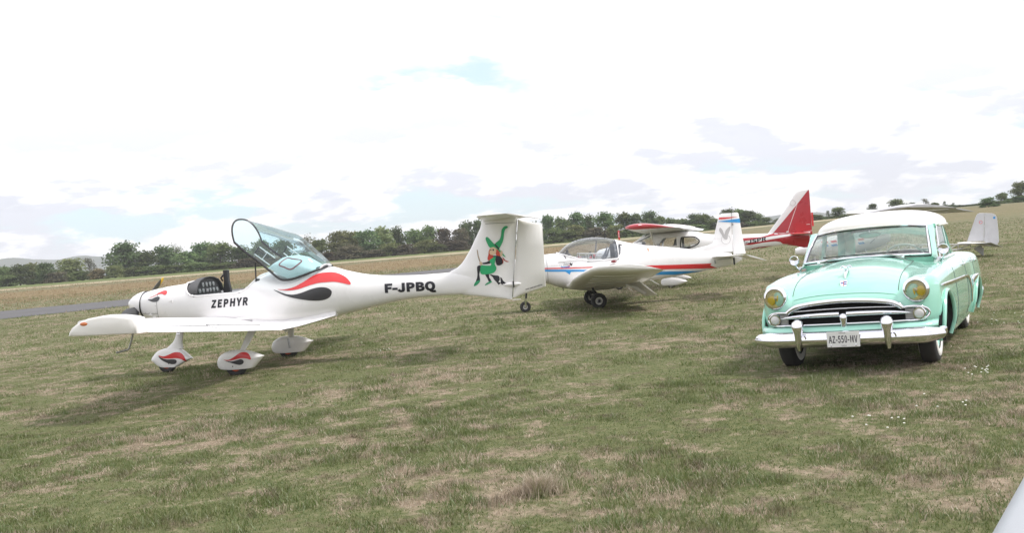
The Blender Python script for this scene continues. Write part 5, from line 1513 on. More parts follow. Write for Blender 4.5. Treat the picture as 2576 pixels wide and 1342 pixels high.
    # raised canopy
    N = [(.075, .50, 1.93), (-.085, .51, 1.775), (-.255, .515, 1.64), (-.42, .515, 1.49), (-.58, .51, 1.34), (-.68, .49, 1.312), (-.80, .455, 1.325), (-.98, .38, 1.38), (-1.12, .26, 1.43), (-1.19, .10, 1.465)]
    C_ = [(.155, 0, 2.285), (-.10, 0, 2.205), (-.32, 0, 2.125), (-.50, 0, 2.055), (-.69, 0, 1.985), (-.80, 0, 1.895), (-.90, 0, 1.795), (-1.03, 0, 1.665), (-1.13, 0, 1.555), (-1.185, 0, 1.49)]
    N, C_ = cr(N, 3), cr(C_, 3)
    rows = []
    for p, c in zip(N, C_):
        row = []
        for t in np.linspace(0, pi, 29):
            k = sin(t) ** .85
            row.append((p[0] + (c[0] - p[0]) * k, p[1] * math.copysign(abs(cos(t)) ** .85, cos(t)), p[2] + (c[2] - p[2]) * k))
        rows.append(row)
    cn = G().grid(rows).build('canopy', CANOPY, ac, smooth=80)
    G().tube(rows[0], .014, 8).build('canopy_bow', BLACK, cn)
    for j in (0, -1):
        G().tube([r[j] for r in rows], [.018] * 18 + [.017] * (len(rows) - 18), 8).build('canopy_rail', BLACK, cn)
    SMOKE = principled('hinge_plate', (.55, .55, .56), .4)
    G().tube([rows[-4][0], rows[-3][3], rows[-2][6], rows[-1][14]], .016, 6).build('hinge_plate', SMOKE, cn)
    G().ell((-1.19, .04, 1.475), (.05, .04, .022), 12, 6).build('hinge', SMOKE, cn)
    hp = G(); rr_ = []
    for x, zt, w in ((-.36, 1.50, .40), (-.42, 1.585, .41), (-.53, 1.655, .42), (-.68, 1.672, .42), (-.82, 1.635, .40), (-.96, 1.54, .34), (-1.05, 1.47, .24)):
        zb = np.interp(x, [-1.12, -.98, -.8, -.68, -.58, -.42, -.36], [1.43, 1.38, 1.325, 1.315, 1.34, 1.47, 1.49]) + .015
        rr_.append([(x, w * math.copysign(abs(cos(t)) ** .7, cos(t)), zb + (zt - zb) * sin(t) ** .75) for t in np.linspace(0, pi, 19)])
    hump = G().grid(rr_).build('baggage_shell', principled('white_liner', (.62, .70, .69), .5), cn, smooth=70)
    bh = bvh_of([hump])
    rc = [(-.545, 1.545), (-.63, 1.628), (-.72, 1.615), (-.855, 1.575), (-.80, 1.50), (-.72, 1.462), (-.63, 1.50)]
    pts_ = [cast(bh, (a, 2, b), (0, -1, 0))[0] for a, b in smooth_poly(rc, 4)]; pts_ = [p for p in pts_ if p]
    G().tube(pts_ + pts_[:1], .011, 6, cap=False).build('hatch_edge', principled('oxblood', (.28, .05, .06), .6), hump)
    for y, q in ((.22, [(-.19, 1.838), (-.423, 1.648), (-.331, 1.549), (-.097, 1.739)]), (-.22, [(-.449, 1.818), (-.67, 1.64), (-.567, 1.55), (-.383, 1.722)])):
        for a, b in ((0, 1), (3, 2)): G().tube([(q[a][0], y, q[a][1]), (q[b][0], y, q[b][1])], .009, 6).build('head_rest_tube', GEL2, cn)
        G().tube([(q[0][0], y, q[0][1]), (q[3][0], y, q[3][1])], .010, 6).build('head_rest_tube', BLACK, cn)
        m_ = [((q[0][i] + q[1][i]) / 2, (q[3][i] + q[2][i]) / 2) for i in (0, 1)]
        G().tube([(m_[0][0], y, m_[1][0]), (m_[0][1], y, m_[1][1])], .006, 6).build('head_rest_tube', GEL2, cn)
    # markings
    D = ZEPHYR_DECALS
    side_decal('flame', D['flame_red'], RED, fu, bv); side_decal('flame', D['flame_black'], CHARCOAL, fu, bv)
    side_decal('flame', D['cowl_red'], RED, fu, bv, cell=.03); side_decal('flame', D['cowl_black'], CHARCOAL, fu, bv, cell=.03)
    side_text('ZEPHYR', .517, .985, -.075, .992, .112, INK, fu, bv, bold=.03, shear=.22, spacing=1.14)
    side_text('F-JPBQ', -2.075, 1.010, -2.835, .992, .128, INK, fu, bv, bold=.035)
    side_text('www.ateca ircraft.be'.replace(' ', ''), -4.158, .886, -4.41, .940, .020, INK, rd, bvr, bold=.02, off=.003)
    WC = {'hat': (.02, .33, .13), 'brim': (.02, .33, .13), 'dress': (.02, .38, .15), 'shoe': (.03, .30, .14), 'shoe2': (.03, .30, .14), 'hair_left': (.50, .05, .03), 'hair_right': (.52, .06, .03), 'hair_tail': (.40, .03, .03),
          'face': (.68, .50, .33), 'hand': (.62, .46, .32), 'hand2': (.62, .46, .32), 'stick': (.33, .25, .18)}
    order = ['stick', 'broom', 'leg', 'leg2', 'shoe', 'shoe2', 'hair_right', 'hair_tail', 'hair_left', 'torso', 'arm', 'dress', 'face', 'brim', 'hat', 'band', 'eye', 'eye2', 'hand', 'hand2']
    root = None
    for i, k in enumerate(order):
        m_ = principled('witch_' + k.rstrip('2'), WC[k], .4) if k in WC else INK
        e_ = side_decal('fin_emblem' if i == 0 else 'emblem_piece', WITCH[k], m_, fn if root is None else root, bvf, off=.003 + .0004 * i, sm=0 if k == 'broom' else 2, cell=.06)
        root = root or e_
    return ac
build_white_aircraft()

# ------------------------------------------------------------------ white low-wing aircraft with red and blue stripes
def build_striped_aircraft():
    ac = thing('light_aircraft', 'white low-wing aircraft with bubble canopy and red and blue stripes', 'aircraft', (1.73, 22.05, 0), radians(181))
    st = [(1.80, 1.15, .82, .16, 2.2, .5), (1.70, 1.21, .74, .26, 2.3, .5), (1.45, 1.25, .67, .37, 2.5, .5), (.97, 1.275, .605, .46, 2.6, .5), (.70, 1.285, .505, .50, 2.5, .45), (.44, 1.46, .44, .525, 2.3, .42), (.14, 1.56, .385, .54, 2.2, .40), (-.14, 1.58, .362, .54, 2.2, .40), (-.42, 1.55, .362, .525, 2.2, .42), (-.69, 1.475, .39, .50, 2.2, .45),
          (-.89, 1.415, .415, .46, 2.3, .48), (-1.24, 1.325, .455, .40, 2.4, .5), (-1.79, 1.235, .522, .30, 2.4, .5), (-2.29, 1.145, .570, .21, 2.3, .5), (-2.84, 1.045, .635, .12, 2.2, .5), (-3.30, .96, .70, .035, 2.1, .5)]
    rings, xs = fuselage_mesh(st, 56, 130)
    low = lambda x: float(np.interp(x, [-.75, -.72, -.63, -.3, .01, .18, .45, .66, .70], [1.36, 1.17, 1.06, 1.055, 1.065, 1.105, 1.20, 1.275, 1.30]))
    isg = lambda x, y, z: (-.75 < x < .70) and z > low(x) and not (x < -.60 and z > 1.36 + (-.60 - x) * .2 and abs(y) < .5 and x < -.66)
    g = G(); cut_rings(g, rings, isg)
    fu = g.build('fuselage', GEL, ac, smooth=50); bv = bvh_of([fu])
    n = len(rings[0]); gv = [p for r in rings for p in r]; gf = []
    for i in range(len(rings) - 1):
        for j in range(n):
            q = (i * n + j, i * n + (j + 1) % n, (i + 1) * n + (j + 1) % n, (i + 1) * n + j)
            c = [sum(gv[k][m] for k in q) / 4 for m in range(3)]
            if isg(*c): gf.append(q)
    cn = G().add(gv, gf).build('canopy', CANOPY2, ac, smooth=80)
    rimp = []
    for x in np.linspace(-.74, .69, 50):
        z = low(x)
        i = min(range(len(xs)), key=lambda k: abs(xs[k] - x)); rr = [p for p in rings[i] if p[1] > 0]
        y = float(np.interp(z, [p[2] for p in sorted(rr, key=lambda p: p[2])], [p[1] for p in sorted(rr, key=lambda p: p[2])]))
        rimp.append((x, y + .002, z))
    for s in (1, -1): G().tube([(x, s * y, z) for x, y, z in rimp], .016, 6).build('canopy_frame', GEL, cn)
    G().tube([(-.655, .47 * cos(t), 1.14 + .345 * sin(t)) for t in np.linspace(-.1, pi + .1, 25)], .012, 6).build('canopy_bow', GEL, cn)
    # cabin
    G().loft([[(x, y, z) for y, z in ((-.47, .9), (.47, .9), (.47, 1.04), (-.47, 1.04))] for x in (.55, -.70)]).build('cockpit_tub', principled('grey_trim', (.10, .10, .105), .7), fu, smooth=0)
    GS = principled('grey_seat', (.22, .23, .25), .8)
    for s in (-1, 1):
        g = G(); g.loft([[(x, s * .22 + w * cos(t), z + .035 * sin(t)) for t in (2 * pi * k / 12 for k in range(12))] for x, z, w in ((-.30, 1.0, .18), (-.42, 1.15, .17), (-.48, 1.27, .12), (-.50, 1.33, .07))]); g.build('seat_back', GS, ac, smooth=60)
        for z0 in (1.235, 1.11): G().tube([(.20, s * .30, z0), (-.30, s * .30, z0 - .04)], .011, 6).build('side_tube', GEL2, cn)
        for x in (.20, -.0, -.15): G().tube([(x, s * .30, 1.235 + (x - .2) * .08), (x, s * .30, 1.11 + (x - .2) * .08)], .008, 6).build('side_tube', GEL2, cn)
    G().loft([[(-.58 - .0 * z, y, z) for y, z in ((-.46, 1.0), (.46, 1.0), (.44, 1.25), (.30, 1.40), (-.30, 1.40), (-.44, 1.25))], [(-.70, y, z) for y, z in ((-.46, 1.0), (.46, 1.0), (.42, 1.25), (.28, 1.38), (-.28, 1.38), (-.42, 1.25))]]).build('rear_bulkhead', GS, fu, smooth=30)
    G().ell((.50, 0, 1.20), (.13, .40, .09), 18, 10).build('glare_shield', BLACK, fu)
    G().box((.46, .12, 1.31), (.05, .10, .07)).build('compass', BLACK, fu, smooth=0, bevel=.01)
    G().tube([(-.44, 0, 1.55), (-.445, 0, 1.70), (-.45, 0, 1.87)], [.012, .007, .004], 6).build('antenna', BLACK, ac)
    pts_ = [cast(bv, (x, 2 * cos(a), 1.0 + 2 * sin(a)), (0, -cos(a), -sin(a)))[0] for x, a in zip(np.linspace(.52, .74, 22), np.linspace(.32, 1.5, 22))]
    G().tube([p for p in pts_ if p], .010, 6).build('scuttle_gap', BLACK, fu)
    pts_ = [cast(bv, (x, 2, z), (0, -1, 0))[0] for x, z in ((.70, 1.09), (.5, 1.10), (.3, 1.105), (.10, 1.09))]
    G().tube([p for p in pts_ if p], [.020, .022, .018, .008], 8).build('canopy_hinge_arm', GEL, fu)
    pts_ = [cast(bv, (.955, 2 * cos(a), .95 + 2 * sin(a)), (0, -cos(a), -sin(a)))[0] for a in np.linspace(-1.2, 1.5, 30)]
    G().tube([p for p in pts_ if p], .004, 5).build('cowl_gap', SEAM, fu)
    pts_ = [cast(bv, (-.90, 2 * cos(a), .95 + 2 * sin(a)), (0, -cos(a), -sin(a)))[0] for a in np.linspace(-.1, 1.5, 20)]
    G().tube([p for p in pts_ if p], .0025, 5).build('panel_gap', principled('faint_gap', (.5, .5, .5), .6), fu)
    sp = G().lathe([(.165, 0), (.15, .08), (.10, .18), (.04, .24), (0, .25)], (1.805, 0, .985), (1, 0, 0), 24).build('spinner', GEL, ac, smooth=60)
    for a in (0.9, 0.9 + pi):
        G().loft([[Vector((1.86 + .02 * sin(q), r * cos(a) - w * sin(a) * cos(q), .985 + r * sin(a) + w * cos(a) * cos(q))) for q in (2 * pi * k / 10 for k in range(10))] for r, w in ((.1, .03), (.3, .06), (.6, .055), (.82, .02))]).build('propeller_blade', BLACK, ac, smooth=60)
    # fin, rudder, tailplane
    hg = lambda z: float(np.interp(z, [.7, .94, 1.88], [-3.32, -3.335, -3.36]))
    lv = [(1.0, -2.2, hg(1.0), .03), (1.10, -2.30, hg(1.1), .035), (1.14, -2.5, hg(1.14), .035), (1.18, -2.76, hg(1.18), .036), (1.22, -2.88, hg(1.22), .036), (1.5, -2.965, hg(1.5), .034), (1.80, -3.06, hg(1.8), .03), (1.86, -3.09, hg(1.86), .028), (1.885, -3.17, hg(1.885), .02)]
    fn = G().loft(slab(lv, 14)).build('fin', GEL, ac, smooth=50)
    lv = [(.93, -3.345, -3.63, .022), (1.5, -3.358, -3.565, .022), (1.86, -3.368, -3.53, .02), (1.885, -3.375, -3.50, .015)]
    rd = G().loft(slab(lv, 8)).build('rudder', GEL, ac, smooth=50)
    G().loft([[(-3.32, y, .70), (-3.335, y, .92), (-3.48, y, .90), (-3.54, y, .80)] for y in (-.015, .015)]).build('rudder_foot', GEL, rd, smooth=0)
    G().box((-3.345, 0, .78), (.035, .05, .17)).build('rudder_post', BLACK, fn, smooth=0)
    G().box((-3.372, .022, 1.62), (.02, .02, .05)).build('rudder_hinge', GREYMETAL, fn, smooth=0)
    for s in (1, -1):
        sec = [(s * .03, -2.84, -3.36, .915, .905, .09), (s * .9, -2.82, -3.34, .935, .925, .09), (s * 1.16, -2.86, -3.33, .94, .93, .08), (s * 1.22, -2.98, -3.30, .94, .935, .04)]
        tp_ = G().loft(wing_rings(sec, 0, 10)).build('tailplane', GEL, ac, smooth=50)
        sec = [(s * .08, -3.37, -3.66, .905, .80, .09), (s * 1.20, -3.345, -3.78, .93, .77, .07)]
        G().loft(wing_rings(sec, 0, 8)).build('elevator', GEL, tp_, smooth=50)
    G().tube([(-2.86, .10, .84), (-3.34, .07, .86)], .008, 6).build('elevator_rod', GREYMETAL, ac)
    G().tube([(-2.88, .12, .84), (-2.89, .12, .76)], .016, 6).build('tie_down', GREYMETAL, ac)
    # wing
    for s in (1, -1):
        sec = [(.35, .56, -1.12, .535, .470, .14), (.6, .52, -1.12, .545, .48, .14), (1.6, .52, -1.05, .70, .57, .145), (2.8, .40, -1.04, .86, .72, .15), (3.4, .28, -1.06, .95, .80, .155), (3.6, .19, -1.09, .975, .83, .155), (3.70, .08, -1.07, .985, .85, .13), (3.75, -.10, -1.02, .99, .87, .08)]
        rr = wing_rings([(s * q[0], *q[1:]) for q in (interp_secs(sec[:5], 14) + sec[5:])], .025, 18)
        wg = G().loft(rr).build('wing', GEL2, ac, smooth=55)
        lg = G().ell((-.14, s * 3.715, 1.085), (.06, .03, .025), 14, 8).build('position_light', principled('dark_red_lens', (.25, .02, .03), .2, coat=.6), wg)
        # drooped flap with its bracket
        for (y0, y1) in ((.75, 2.35),):
            fl = G().loft(wing_rings([(s * y0, -.78, -1.13, .50, .19, .10), (s * y1, -.80, -1.15, .60, .29, .10)], 0, 8)).build('flap', GEL2, ac, smooth=50)
            G().loft([[(-.62, s * 1.5 + d, .53), (-.86, s * 1.5 + d, .46), (-1.06, s * 1.5 + d, .30), (-1.0, s * 1.5 + d, .28), (-.80, s * 1.5 + d, .42), (-.62, s * 1.5 + d, .50)] for d in (-.018, .018)]).build('flap_bracket', GEL, fl, smooth=0)
        G().loft([[(-.90, s * 2.5 + d, .68), (-1.20, s * 2.5 + d, .49), (-1.03, s * 2.5 + d, .62)] for d in (-.015, .015)]).build('aileron_bracket', GEL, wg, smooth=0)
        bw = bvh_of([wg])
        for k in range(6):      # stringer ribs showing through the skin below
            y_ = s * (1.0 + .42 * k)
            pts_ = [cast(bw, (x, y_, -1), (0, 0, 1))[0] for x in np.linspace(.20, -.66, 10)]
            G().tube([p for p in pts_ if p], .012, 6).build('wing_rib', GEL2, wg)
        # main gear
        G().tube([(.02, s * .72, .50), (-.03, s * .735, .36), (-.09, s * .75, .16)], [.026, .028, .026], 8).build('gear_leg', BLACK, ac)
        wh = wheel('wheel', ac, (-.10, s * .80, .172), .176, .125, 'y', .083, principled('cream_rim', (.62, .61, .57), .4), None, GREYMETAL)
        G().ell((-.10, s * .90, .172), (.03, .015, .03), 10, 6).build('axle_nut', BLACK, wh)
    wheel('wheel', ac, (1.50, 0, .118), .125, .085, 'y', .055, principled('cream_rim', (.62, .61, .57), .4), None, GREYMETAL)
    G().tube([(1.44, 0, .66), (1.455, 0, .42), (1.47, 0, .30)], [.03, .022, .022], 8).build('nose_leg', BLACK, ac)
    for s in (1, -1): G().loft([[(1.49 + a, s * .062, z), (1.49 + a + b, s * .062, z), (1.49 + a + b, s * .052, z), (1.49 + a, s * .052, z)] for a, b, z in ((-.012, .035, .10), (-.02, .04, .20), (-.035, .05, .28), (-.04, .04, .31))]).build('nose_fork', CHROME, ac, smooth=30)
    G().tube([(.62, .2, .50), (.62, .2, .43)], .008, 6).build('drain', BLACK, fu)
    # markings
    P = lambda o, m_: side_decal('stripe', o, m_, fu, bv, sm=0, cell=.05, off=.006)
    P([(1.60, 1.015), (.57, .955), (.44, 1.005), (.475, .950), (.10, .930), (-.09, .925), (-.09, .900), (.56, .928), (1.60, .99)], RED)
    P([(1.60, .985), (.60, .912), (.03, .862), (.03, .825), (.44, .850), (.47, .79), (.56, .862), (1.60, .948)], BLUE)
    P([(-.9, .868), (-1.32, .848), (-2.0, .81), (-2.80, .772), (-2.765, .73), (-2.94, .655), (-2.4, .685), (-1.53, .742), (-.9, .78)], RED)
    P([(-.9, .735), (-1.36, .705), (-2.0, .66), (-2.62, .615), (-1.96, .585), (-1.52, .62), (-.9, .655)], BLUE)
    bf = bvh_of([fn, rd])
    F_ = lambda o, m_, nm='fin_stripe': side_decal(nm, o, m_, fn, bf, sm=0, cell=.06, off=.007)
    F_([(-3.075, 1.80), (-3.53, 1.785), (-3.20, 1.755), (-3.06, 1.755)], RED)
    F_([(-3.055, 1.715), (-3.54, 1.742), (-3.55, 1.645), (-3.055, 1.705)], BLUE)
    GRY = principled('grey_print', (.42, .41, .41), .5)
    for o in ([(-3.15, 1.30), (-3.10, 1.40), (-3.05, 1.50), (-3.075, 1.57), (-3.13, 1.50), (-3.16, 1.40), (-3.20, 1.50), (-3.31, 1.58), (-3.30, 1.50), (-3.24, 1.38), (-3.22, 1.29)],):
        side_decal('bird_emblem', o, GRY, fn, bf, sm=2, cell=.1)
    c_ = [(-3.19 + .105 * cos(t), 1.29 + .105 * sin(t)) for t in np.linspace(0, 2 * pi, 28)]
    pts_ = [cast(bf, (a, 2, b), (0, -1, 0))[0] + Vector((0, .002, 0)) for a, b in c_]
    G().tube(pts_, .004, 5, cap=False).build('emblem_ring', GRY, fn)
    side_text('Club Aerien', -2.915, 1.315, -3.06, 1.31, .018, GRY, fn, bf)
    side_decal('arrow_mark', [(-1.35, 1.245), (-1.31, 1.205), (-1.335, 1.205), (-1.335, 1.165), (-1.375, 1.16), (-1.375, 1.20), (-1.40, 1.198)], principled('pale_red_print', (.65, .28, .20), .5), fu, bv, sm=0)
    side_text('200', .60, 1.005, .47, 1.0, .055, GRY, fu, bv, bold=.02, shear=.2)
    side_text('Sparrow', .66, .948, .45, .945, .045, BLUE, fu, bv, bold=.03, shear=.25, off=.006)
    side_text('PIONEER', .86, 1.008, .63, 1.003, .022, GRY, fu, bv, shear=.2)
    side_decal('bird_mark', [(.46, 1.03), (.44, 1.06), (.42, 1.03), (.38, 1.04), (.40, 1.01), (.41, .98), (.44, 1.0)], INK, fu, bv, sm=0)
build_striped_aircraft()

# ------------------------------------------------------------------ red and white high-wing aircraft
def build_highwing():
    ac = thing('light_aircraft', 'red and white high-wing aircraft with swept red tail and strut-braced wing', 'aircraft', (4.59, 27.92, 0), radians(166))
    st = [(2.15, 1.12, .75, .17, 2.2, .5), (2.05, 1.20, .66, .28, 2.3, .5), (1.6, 1.27, .56, .42, 2.6, .5), (1.05, 1.33, .50, .50, 3.0, .5), (.63, 1.56, .48, .53, 3.2, .5), (.2, 1.585, .47, .54, 3.4, .5), (-.3, 1.57, .48, .53, 3.2, .5), (-.79, 1.51, .54, .47, 2.8, .55), (-1.04, 1.43, .60, .40, 2.6, .6), (-1.38, 1.385, .68, .32, 2.4, .6), (-2.2, 1.325, .865, .19, 2.2, .55), (-2.83, 1.30, .925, .13, 2.2, .55), (-3.4, 1.28, .95, .09, 2.2, .55), (-3.90, 1.26, 1.0, .05, 2.2, .55)]
    rings, xs = fuselage_mesh(st, 56, 130)
    def win(x, y, z):
        if abs(y) < .12 and z > 1.45 and x < .6: return False
        rear = -.86 < x < -.37 and 1.09 + max(0, (-.55 - x)) * .25 < z < 1.37 - max(0, (-.72 - x)) * .8 and abs(y) > .28
        door = -.24 < x < .36 and 1.10 < z < min(1.40, 1.40 - (x - .12) * .95 if x > .12 else 1.40) and abs(y) > .3
        screen = (.40 < x < 1.02 and z > 1.34 - (x - 1.02) * -.0 - 0 and z > 1.33 + .0 * x) or (.42 < x < .98 and z > 1.15 and z > 1.15 and abs(y) > .40 and x < .75 and z < 1.52 - (x - .42) * .2)
        return rear or door or (screen and x > .42)
    g = G(); cut_rings(g, rings, win); fu = g.build('fuselage', GEL, ac, smooth=50)
    n = len(rings[0]); gv = [p for r in rings for p in r]
    parts = {'window_pane': [], 'door_window': [], 'windscreen': []}
    for i in range(len(rings) - 1):
        for j in range(n):
            q = (i * n + j, i * n + (j + 1) % n, (i + 1) * n + (j + 1) % n, (i + 1) * n + j)
            c = [sum(gv[k][m] for k in q) / 4 for m in range(3)]
            if win(*c): parts['windscreen' if c[0] > .38 else ('window_pane' if c[0] < -.3 else 'door_window')].append((c[1] > 0, q))
    for nm, fs in parts.items():
        for sd in (True, False):
            f_ = [q for s_, q in fs if s_ == sd] if nm != 'windscreen' else ([q for _, q in fs] if sd else [])
            if f_: G().add(gv, f_).build(nm, CANOPY2, ac, smooth=80)
    full = G().loft(rings).build('tmp', GEL); bv = bvh_of([full]); bpy.data.objects.remove(full)
    for s in (1, -1):
        o = smooth_poly([(-.36, 1.08), (-.37, 1.34), (-.44, 1.385), (-.72, 1.375), (-.84, 1.30), (-.87, 1.23), (-.80, 1.15), (-.58, 1.075)], 4)
        pts_ = [cast(bv, (a, 2 * s, b), (0, -s, 0))[0] for a, b in o]
        G().tube(pts_ + pts_[:1], .017, 6, cap=False).build('window_seal', BLACK, ac)
        o = [(-.26, 1.08), (-.26, 1.41), (.12, 1.41), (.38, 1.09)]
        pts_ = [cast(bv, (a, 2 * s, b), (0, -s, 0))[0] for a, b in o]
        G().tube(pts_ + pts_[:1], .016, 6, cap=False).build('door_frame', GEL, ac)
        G().tube([(.98, s * .40, 1.335), (.42, s * .46, 1.55)], .018, 6).build('screen_post', GEL, ac)
    G().box((-.1, 0, .95), (1.5, .9, .30)).build('cabin_floor', principled('grey_trim', (.10, .10, .105), .7), fu, smooth=0)
    for s in (-1, 1):
        G().loft([[(x, s * .24 + y, z) for y in (-.17, .17)] + [(x - .07, s * .24 + y, z) for y in (.17, -.17)] for x, z in ((-.05, 1.0), (-.16, 1.25), (-.18, 1.36))]).build('seat_back', principled('grey_seat', (.22, .23, .25), .8), ac, bevel=.03)
    sp = G().lathe([(.175, 0), (.16, .08), (.10, .18), (.04, .25), (0, .26)], (2.155, 0, .935), (1, 0, 0), 24).build('spinner', DEEPRED, ac, smooth=60)
    for a in (.3, .3 + 2.094, .3 + 4.189):
        G().loft([[Vector((2.21 + .02 * sin(q), r * cos(a) - w * sin(a) * cos(q), .935 + r * sin(a) + w * cos(a) * cos(q))) for q in (2 * pi * k / 10 for k in range(10))] for r, w in ((.1, .03), (.3, .055), (.6, .05), (.80, .02))]).build('propeller_blade', BLACK, ac, smooth=60)
    # tail
    le = lambda z: float(np.interp(z, [1.2, 1.30, 2.06, 2.40, 2.44], [-2.5, -2.76, -3.38, -3.58, -3.72]))
    lv = [(z, le(z), -3.955, t) for z, t in ((1.20, .035), (1.30, .035), (1.6, .033), (1.9, .03), (2.06, .028), (2.25, .026), (2.40, .024), (2.43, .018), (2.44, .012))]
    fn = G().loft(slab(lv, 14)).build('fin', GEL, ac, smooth=50)
    vf = [(.83, -3.70, -3.93, .012), (.90, -3.45, -3.94, .025), (.96, -3.15, -3.95, .035), (1.10, -3.1, -3.95, .04), (1.28, -3.1, -3.955, .04)]
    vo = G().loft(slab(vf, 12)).build('ventral_fin', DEEPRED, ac, smooth=50)
    bf = bvh_of([fn])
    side_decal('tail_paint', [(-2.90, 1.30), (-3.25, 1.67), (-3.60, 2.05), (-3.925, 2.425), (-3.95, 2.42), (-3.95, 1.30), (-3.4, 1.26)], DEEPRED, fn, bf, sm=0, cell=.08, off=.006)
    G().tube([(-3.30, .040, 1.31), (-3.45, .042, 1.68), (-3.60, .034, 2.04)], .008, 6).build('rudder_hinge_strip', GEL, fn)
    G().ell((-3.29, .05, 1.305), (.04, .02, .02), 10, 6).build('hinge_fairing', GEL, fn)
    G().box((-3.985, 0, 1.60), (.05, .03, .38)).build('trim_tab', RED, fn, smooth=0)
    G().box((-3.86, .04, 1.47), (.10, .01, .012)).build('rudder_mark', GEL, fn, smooth=0)
    GRY = principled('grey_print', (.42, .41, .41), .5)
    c_ = [(-3.49 + .075 * cos(t), 2.10 + .075 * sin(t)) for t in np.linspace(0, 2 * pi, 24)]
    pts_ = [cast(bf, (a, 2, b), (0, -1, 0))[0] for a, b in c_]
    pts_ = [p + Vector((0, .003, 0)) for p in pts_ if p]
    if len(pts_) > 4: G().tube(pts_ , .006, 5).build('fin_emblem', GRY, fn)
    for s in (1, -1):
        sec = [(s * .03, -3.36, -3.95, 1.235, 1.225, .09), (s * 1.2, -3.50, -3.93, 1.245, 1.235, .09), (s * 1.28, -3.60, -3.90, 1.245, 1.24, .05)]
        G().loft(wing_rings(sec, 0, 10)).build('tailplane', RED, ac, smooth=50)
    for o in (RU, RL, RB):
        side_decal('fuselage_stripe', o, DEEPRED, fu, bvh_of([fu, vo]), sm=0, cell=.05, off=.006)
    side_text('F-JSPR', -2.02, 1.045, -2.70, 1.115, .10, INK, fu, bv, bold=.02, off=.008)
    G().box((-3.62, .052, 1.13), (.09, .008, .05)).build('placard', principled('placard', (.75, .70, .70), .5), vo, smooth=0)
    # wing, struts
    for s in (1, -1):
        sec = [(0, .74, -.62, 1.620, 1.585, .13), (.6, .74, -.62, 1.625, 1.59, .13), (3.8, .74, -.56, 1.735, 1.655, .125), (4.35, .70, -.54, 1.745, 1.66, .12)]
        wg = G().loft(wing_rings([(s * q[0], *q[1:]) for q in sec], .03, 18)).build('wing', GEL, ac, smooth=55)
        tipm = [(4.35, .705, -.54, 1.745, 1.66, .122), (4.55, .66, -.53, 1.755, 1.665, .115), (4.66, .55, -.50, 1.76, 1.67, .09), (4.72, .36, -.42, 1.765, 1.68, .05)]
        tp_ = G().loft(wing_rings([(s * q[0], *q[1:]) for q in tipm], .03, 18)).build('wing_tip', DEEPRED, wg, smooth=55)
        G().ell((.28, s * 4.70, 1.775), (.07, .02, .022), 12, 8).build('position_light', GEL, tp_)
        st_ = G().tube([(.29, s * .50, .95), (.30, s * 1.3, 1.25), (.31, s * 2.2, 1.60)], .045, 8, flat=.4).build('wing_strut', GEL, ac)
        fl = G().loft(wing_rings([(s * .65, -.50, -.92, 1.60, 1.53, .09), (s * 2.4, -.50, -.90, 1.64, 1.57, .09)], 0, 8)).build('flap', GEL, wg, smooth=50)
        # gear
        P_ = crc([(.24, .17), (.20, .26), (.0, .285), (-.25, .26), (-.48, .17), (-.44, .13), (-.2, .06), (.15, .065), (.23, .11)], 3); rr_ = []
        for yy, k in ((-1, .5), (-.8, .85), (-.4, .98), (0, 1), (.4, .98), (.8, .85), (1, .5)):
            rr_.append([(-.1 + (a + .1) * k, s * .95 + yy * .085, .165 + (b - .165) * k) for a, b in P_])
        G().loft(rr_).build('wheel_spat', GEL, ac, smooth=60)
        wheel('wheel', ac, (-.04, s * .95, .115), .125, .09, 'y', .075, principled('cream_rim', (.62, .61, .57), .4))
        G().tube([(-.05, s * .40, .56), (-.06, s * .70, .40), (-.06, s * .93, .22)], [.05, .04, .035], 8, flat=.4).build('gear_leg', GEL, ac)
    wheel('wheel', ac, (1.55, 0, .125), .13, .09, 'y', .07, principled('cream_rim', (.62, .61, .57), .4))
    G().tube([(1.5, 0, .62), (1.55, 0, .14)], .03, 8).build('nose_leg', GREYMETAL, ac)
    G().tube([(.70, 4.45, 1.72), (.86, 4.45, 1.70)], .012, 6).build('pitot_tube', GREYMETAL, ac)
    rb_ = thing('pitot_flag', 'small red remove-before-flight flag hanging from the red wing tip', 'flag', (2.688, 23.803, 1.70), radians(166))
    G().loft([[(-.02, 0, 0), (.02, 0, 0), (.02, .005, 0), (-.02, .005, 0)], [(-.015, .01, -.12), (.025, .01, -.12), (.025, .015, -.12), (-.015, .015, -.12)], [(-.02, 0, -.23), (.02, 0, -.23), (.02, .005, -.23), (-.02, .005, -.23)]]).build('ribbon', RED, rb_, smooth=0)
    G().loft([[(-.005, .018, z), (.005, .018, z), (.005, .020, z), (-.005, .020, z)] for z in (-.18, -.04)]).build('ribbon_print', GEL, rb_, smooth=0)
RU = [(-2.06, 1.22), (-2.24, 1.22), (-2.56, 1.21), (-2.87, 1.28), (-2.97, 1.30), (-3.30, 1.30), (-3.47, 1.24), (-3.18, 1.24), (-2.85, 1.22), (-2.51, 1.18), (-2.23, 1.15), (-2.05, 1.14)]
RL = [(-2.05, 1.04), (-2.23, 1.08), (-2.50, 1.09), (-2.95, 1.14), (-3.49, 1.20), (-3.91, 1.16), (-3.91, 0.84), (-3.71, 0.82), (-3.39, 0.94), (-3.14, 0.98), (-3.08, 1.04), (-2.95, 1.07), (-2.61, 1.06), (-2.25, 1.02)]
RB = [(-2.24, 0.91), (-2.49, 0.94), (-2.85, 0.95), (-2.60, 0.91), (-2.24, 0.87)]
build_highwing()

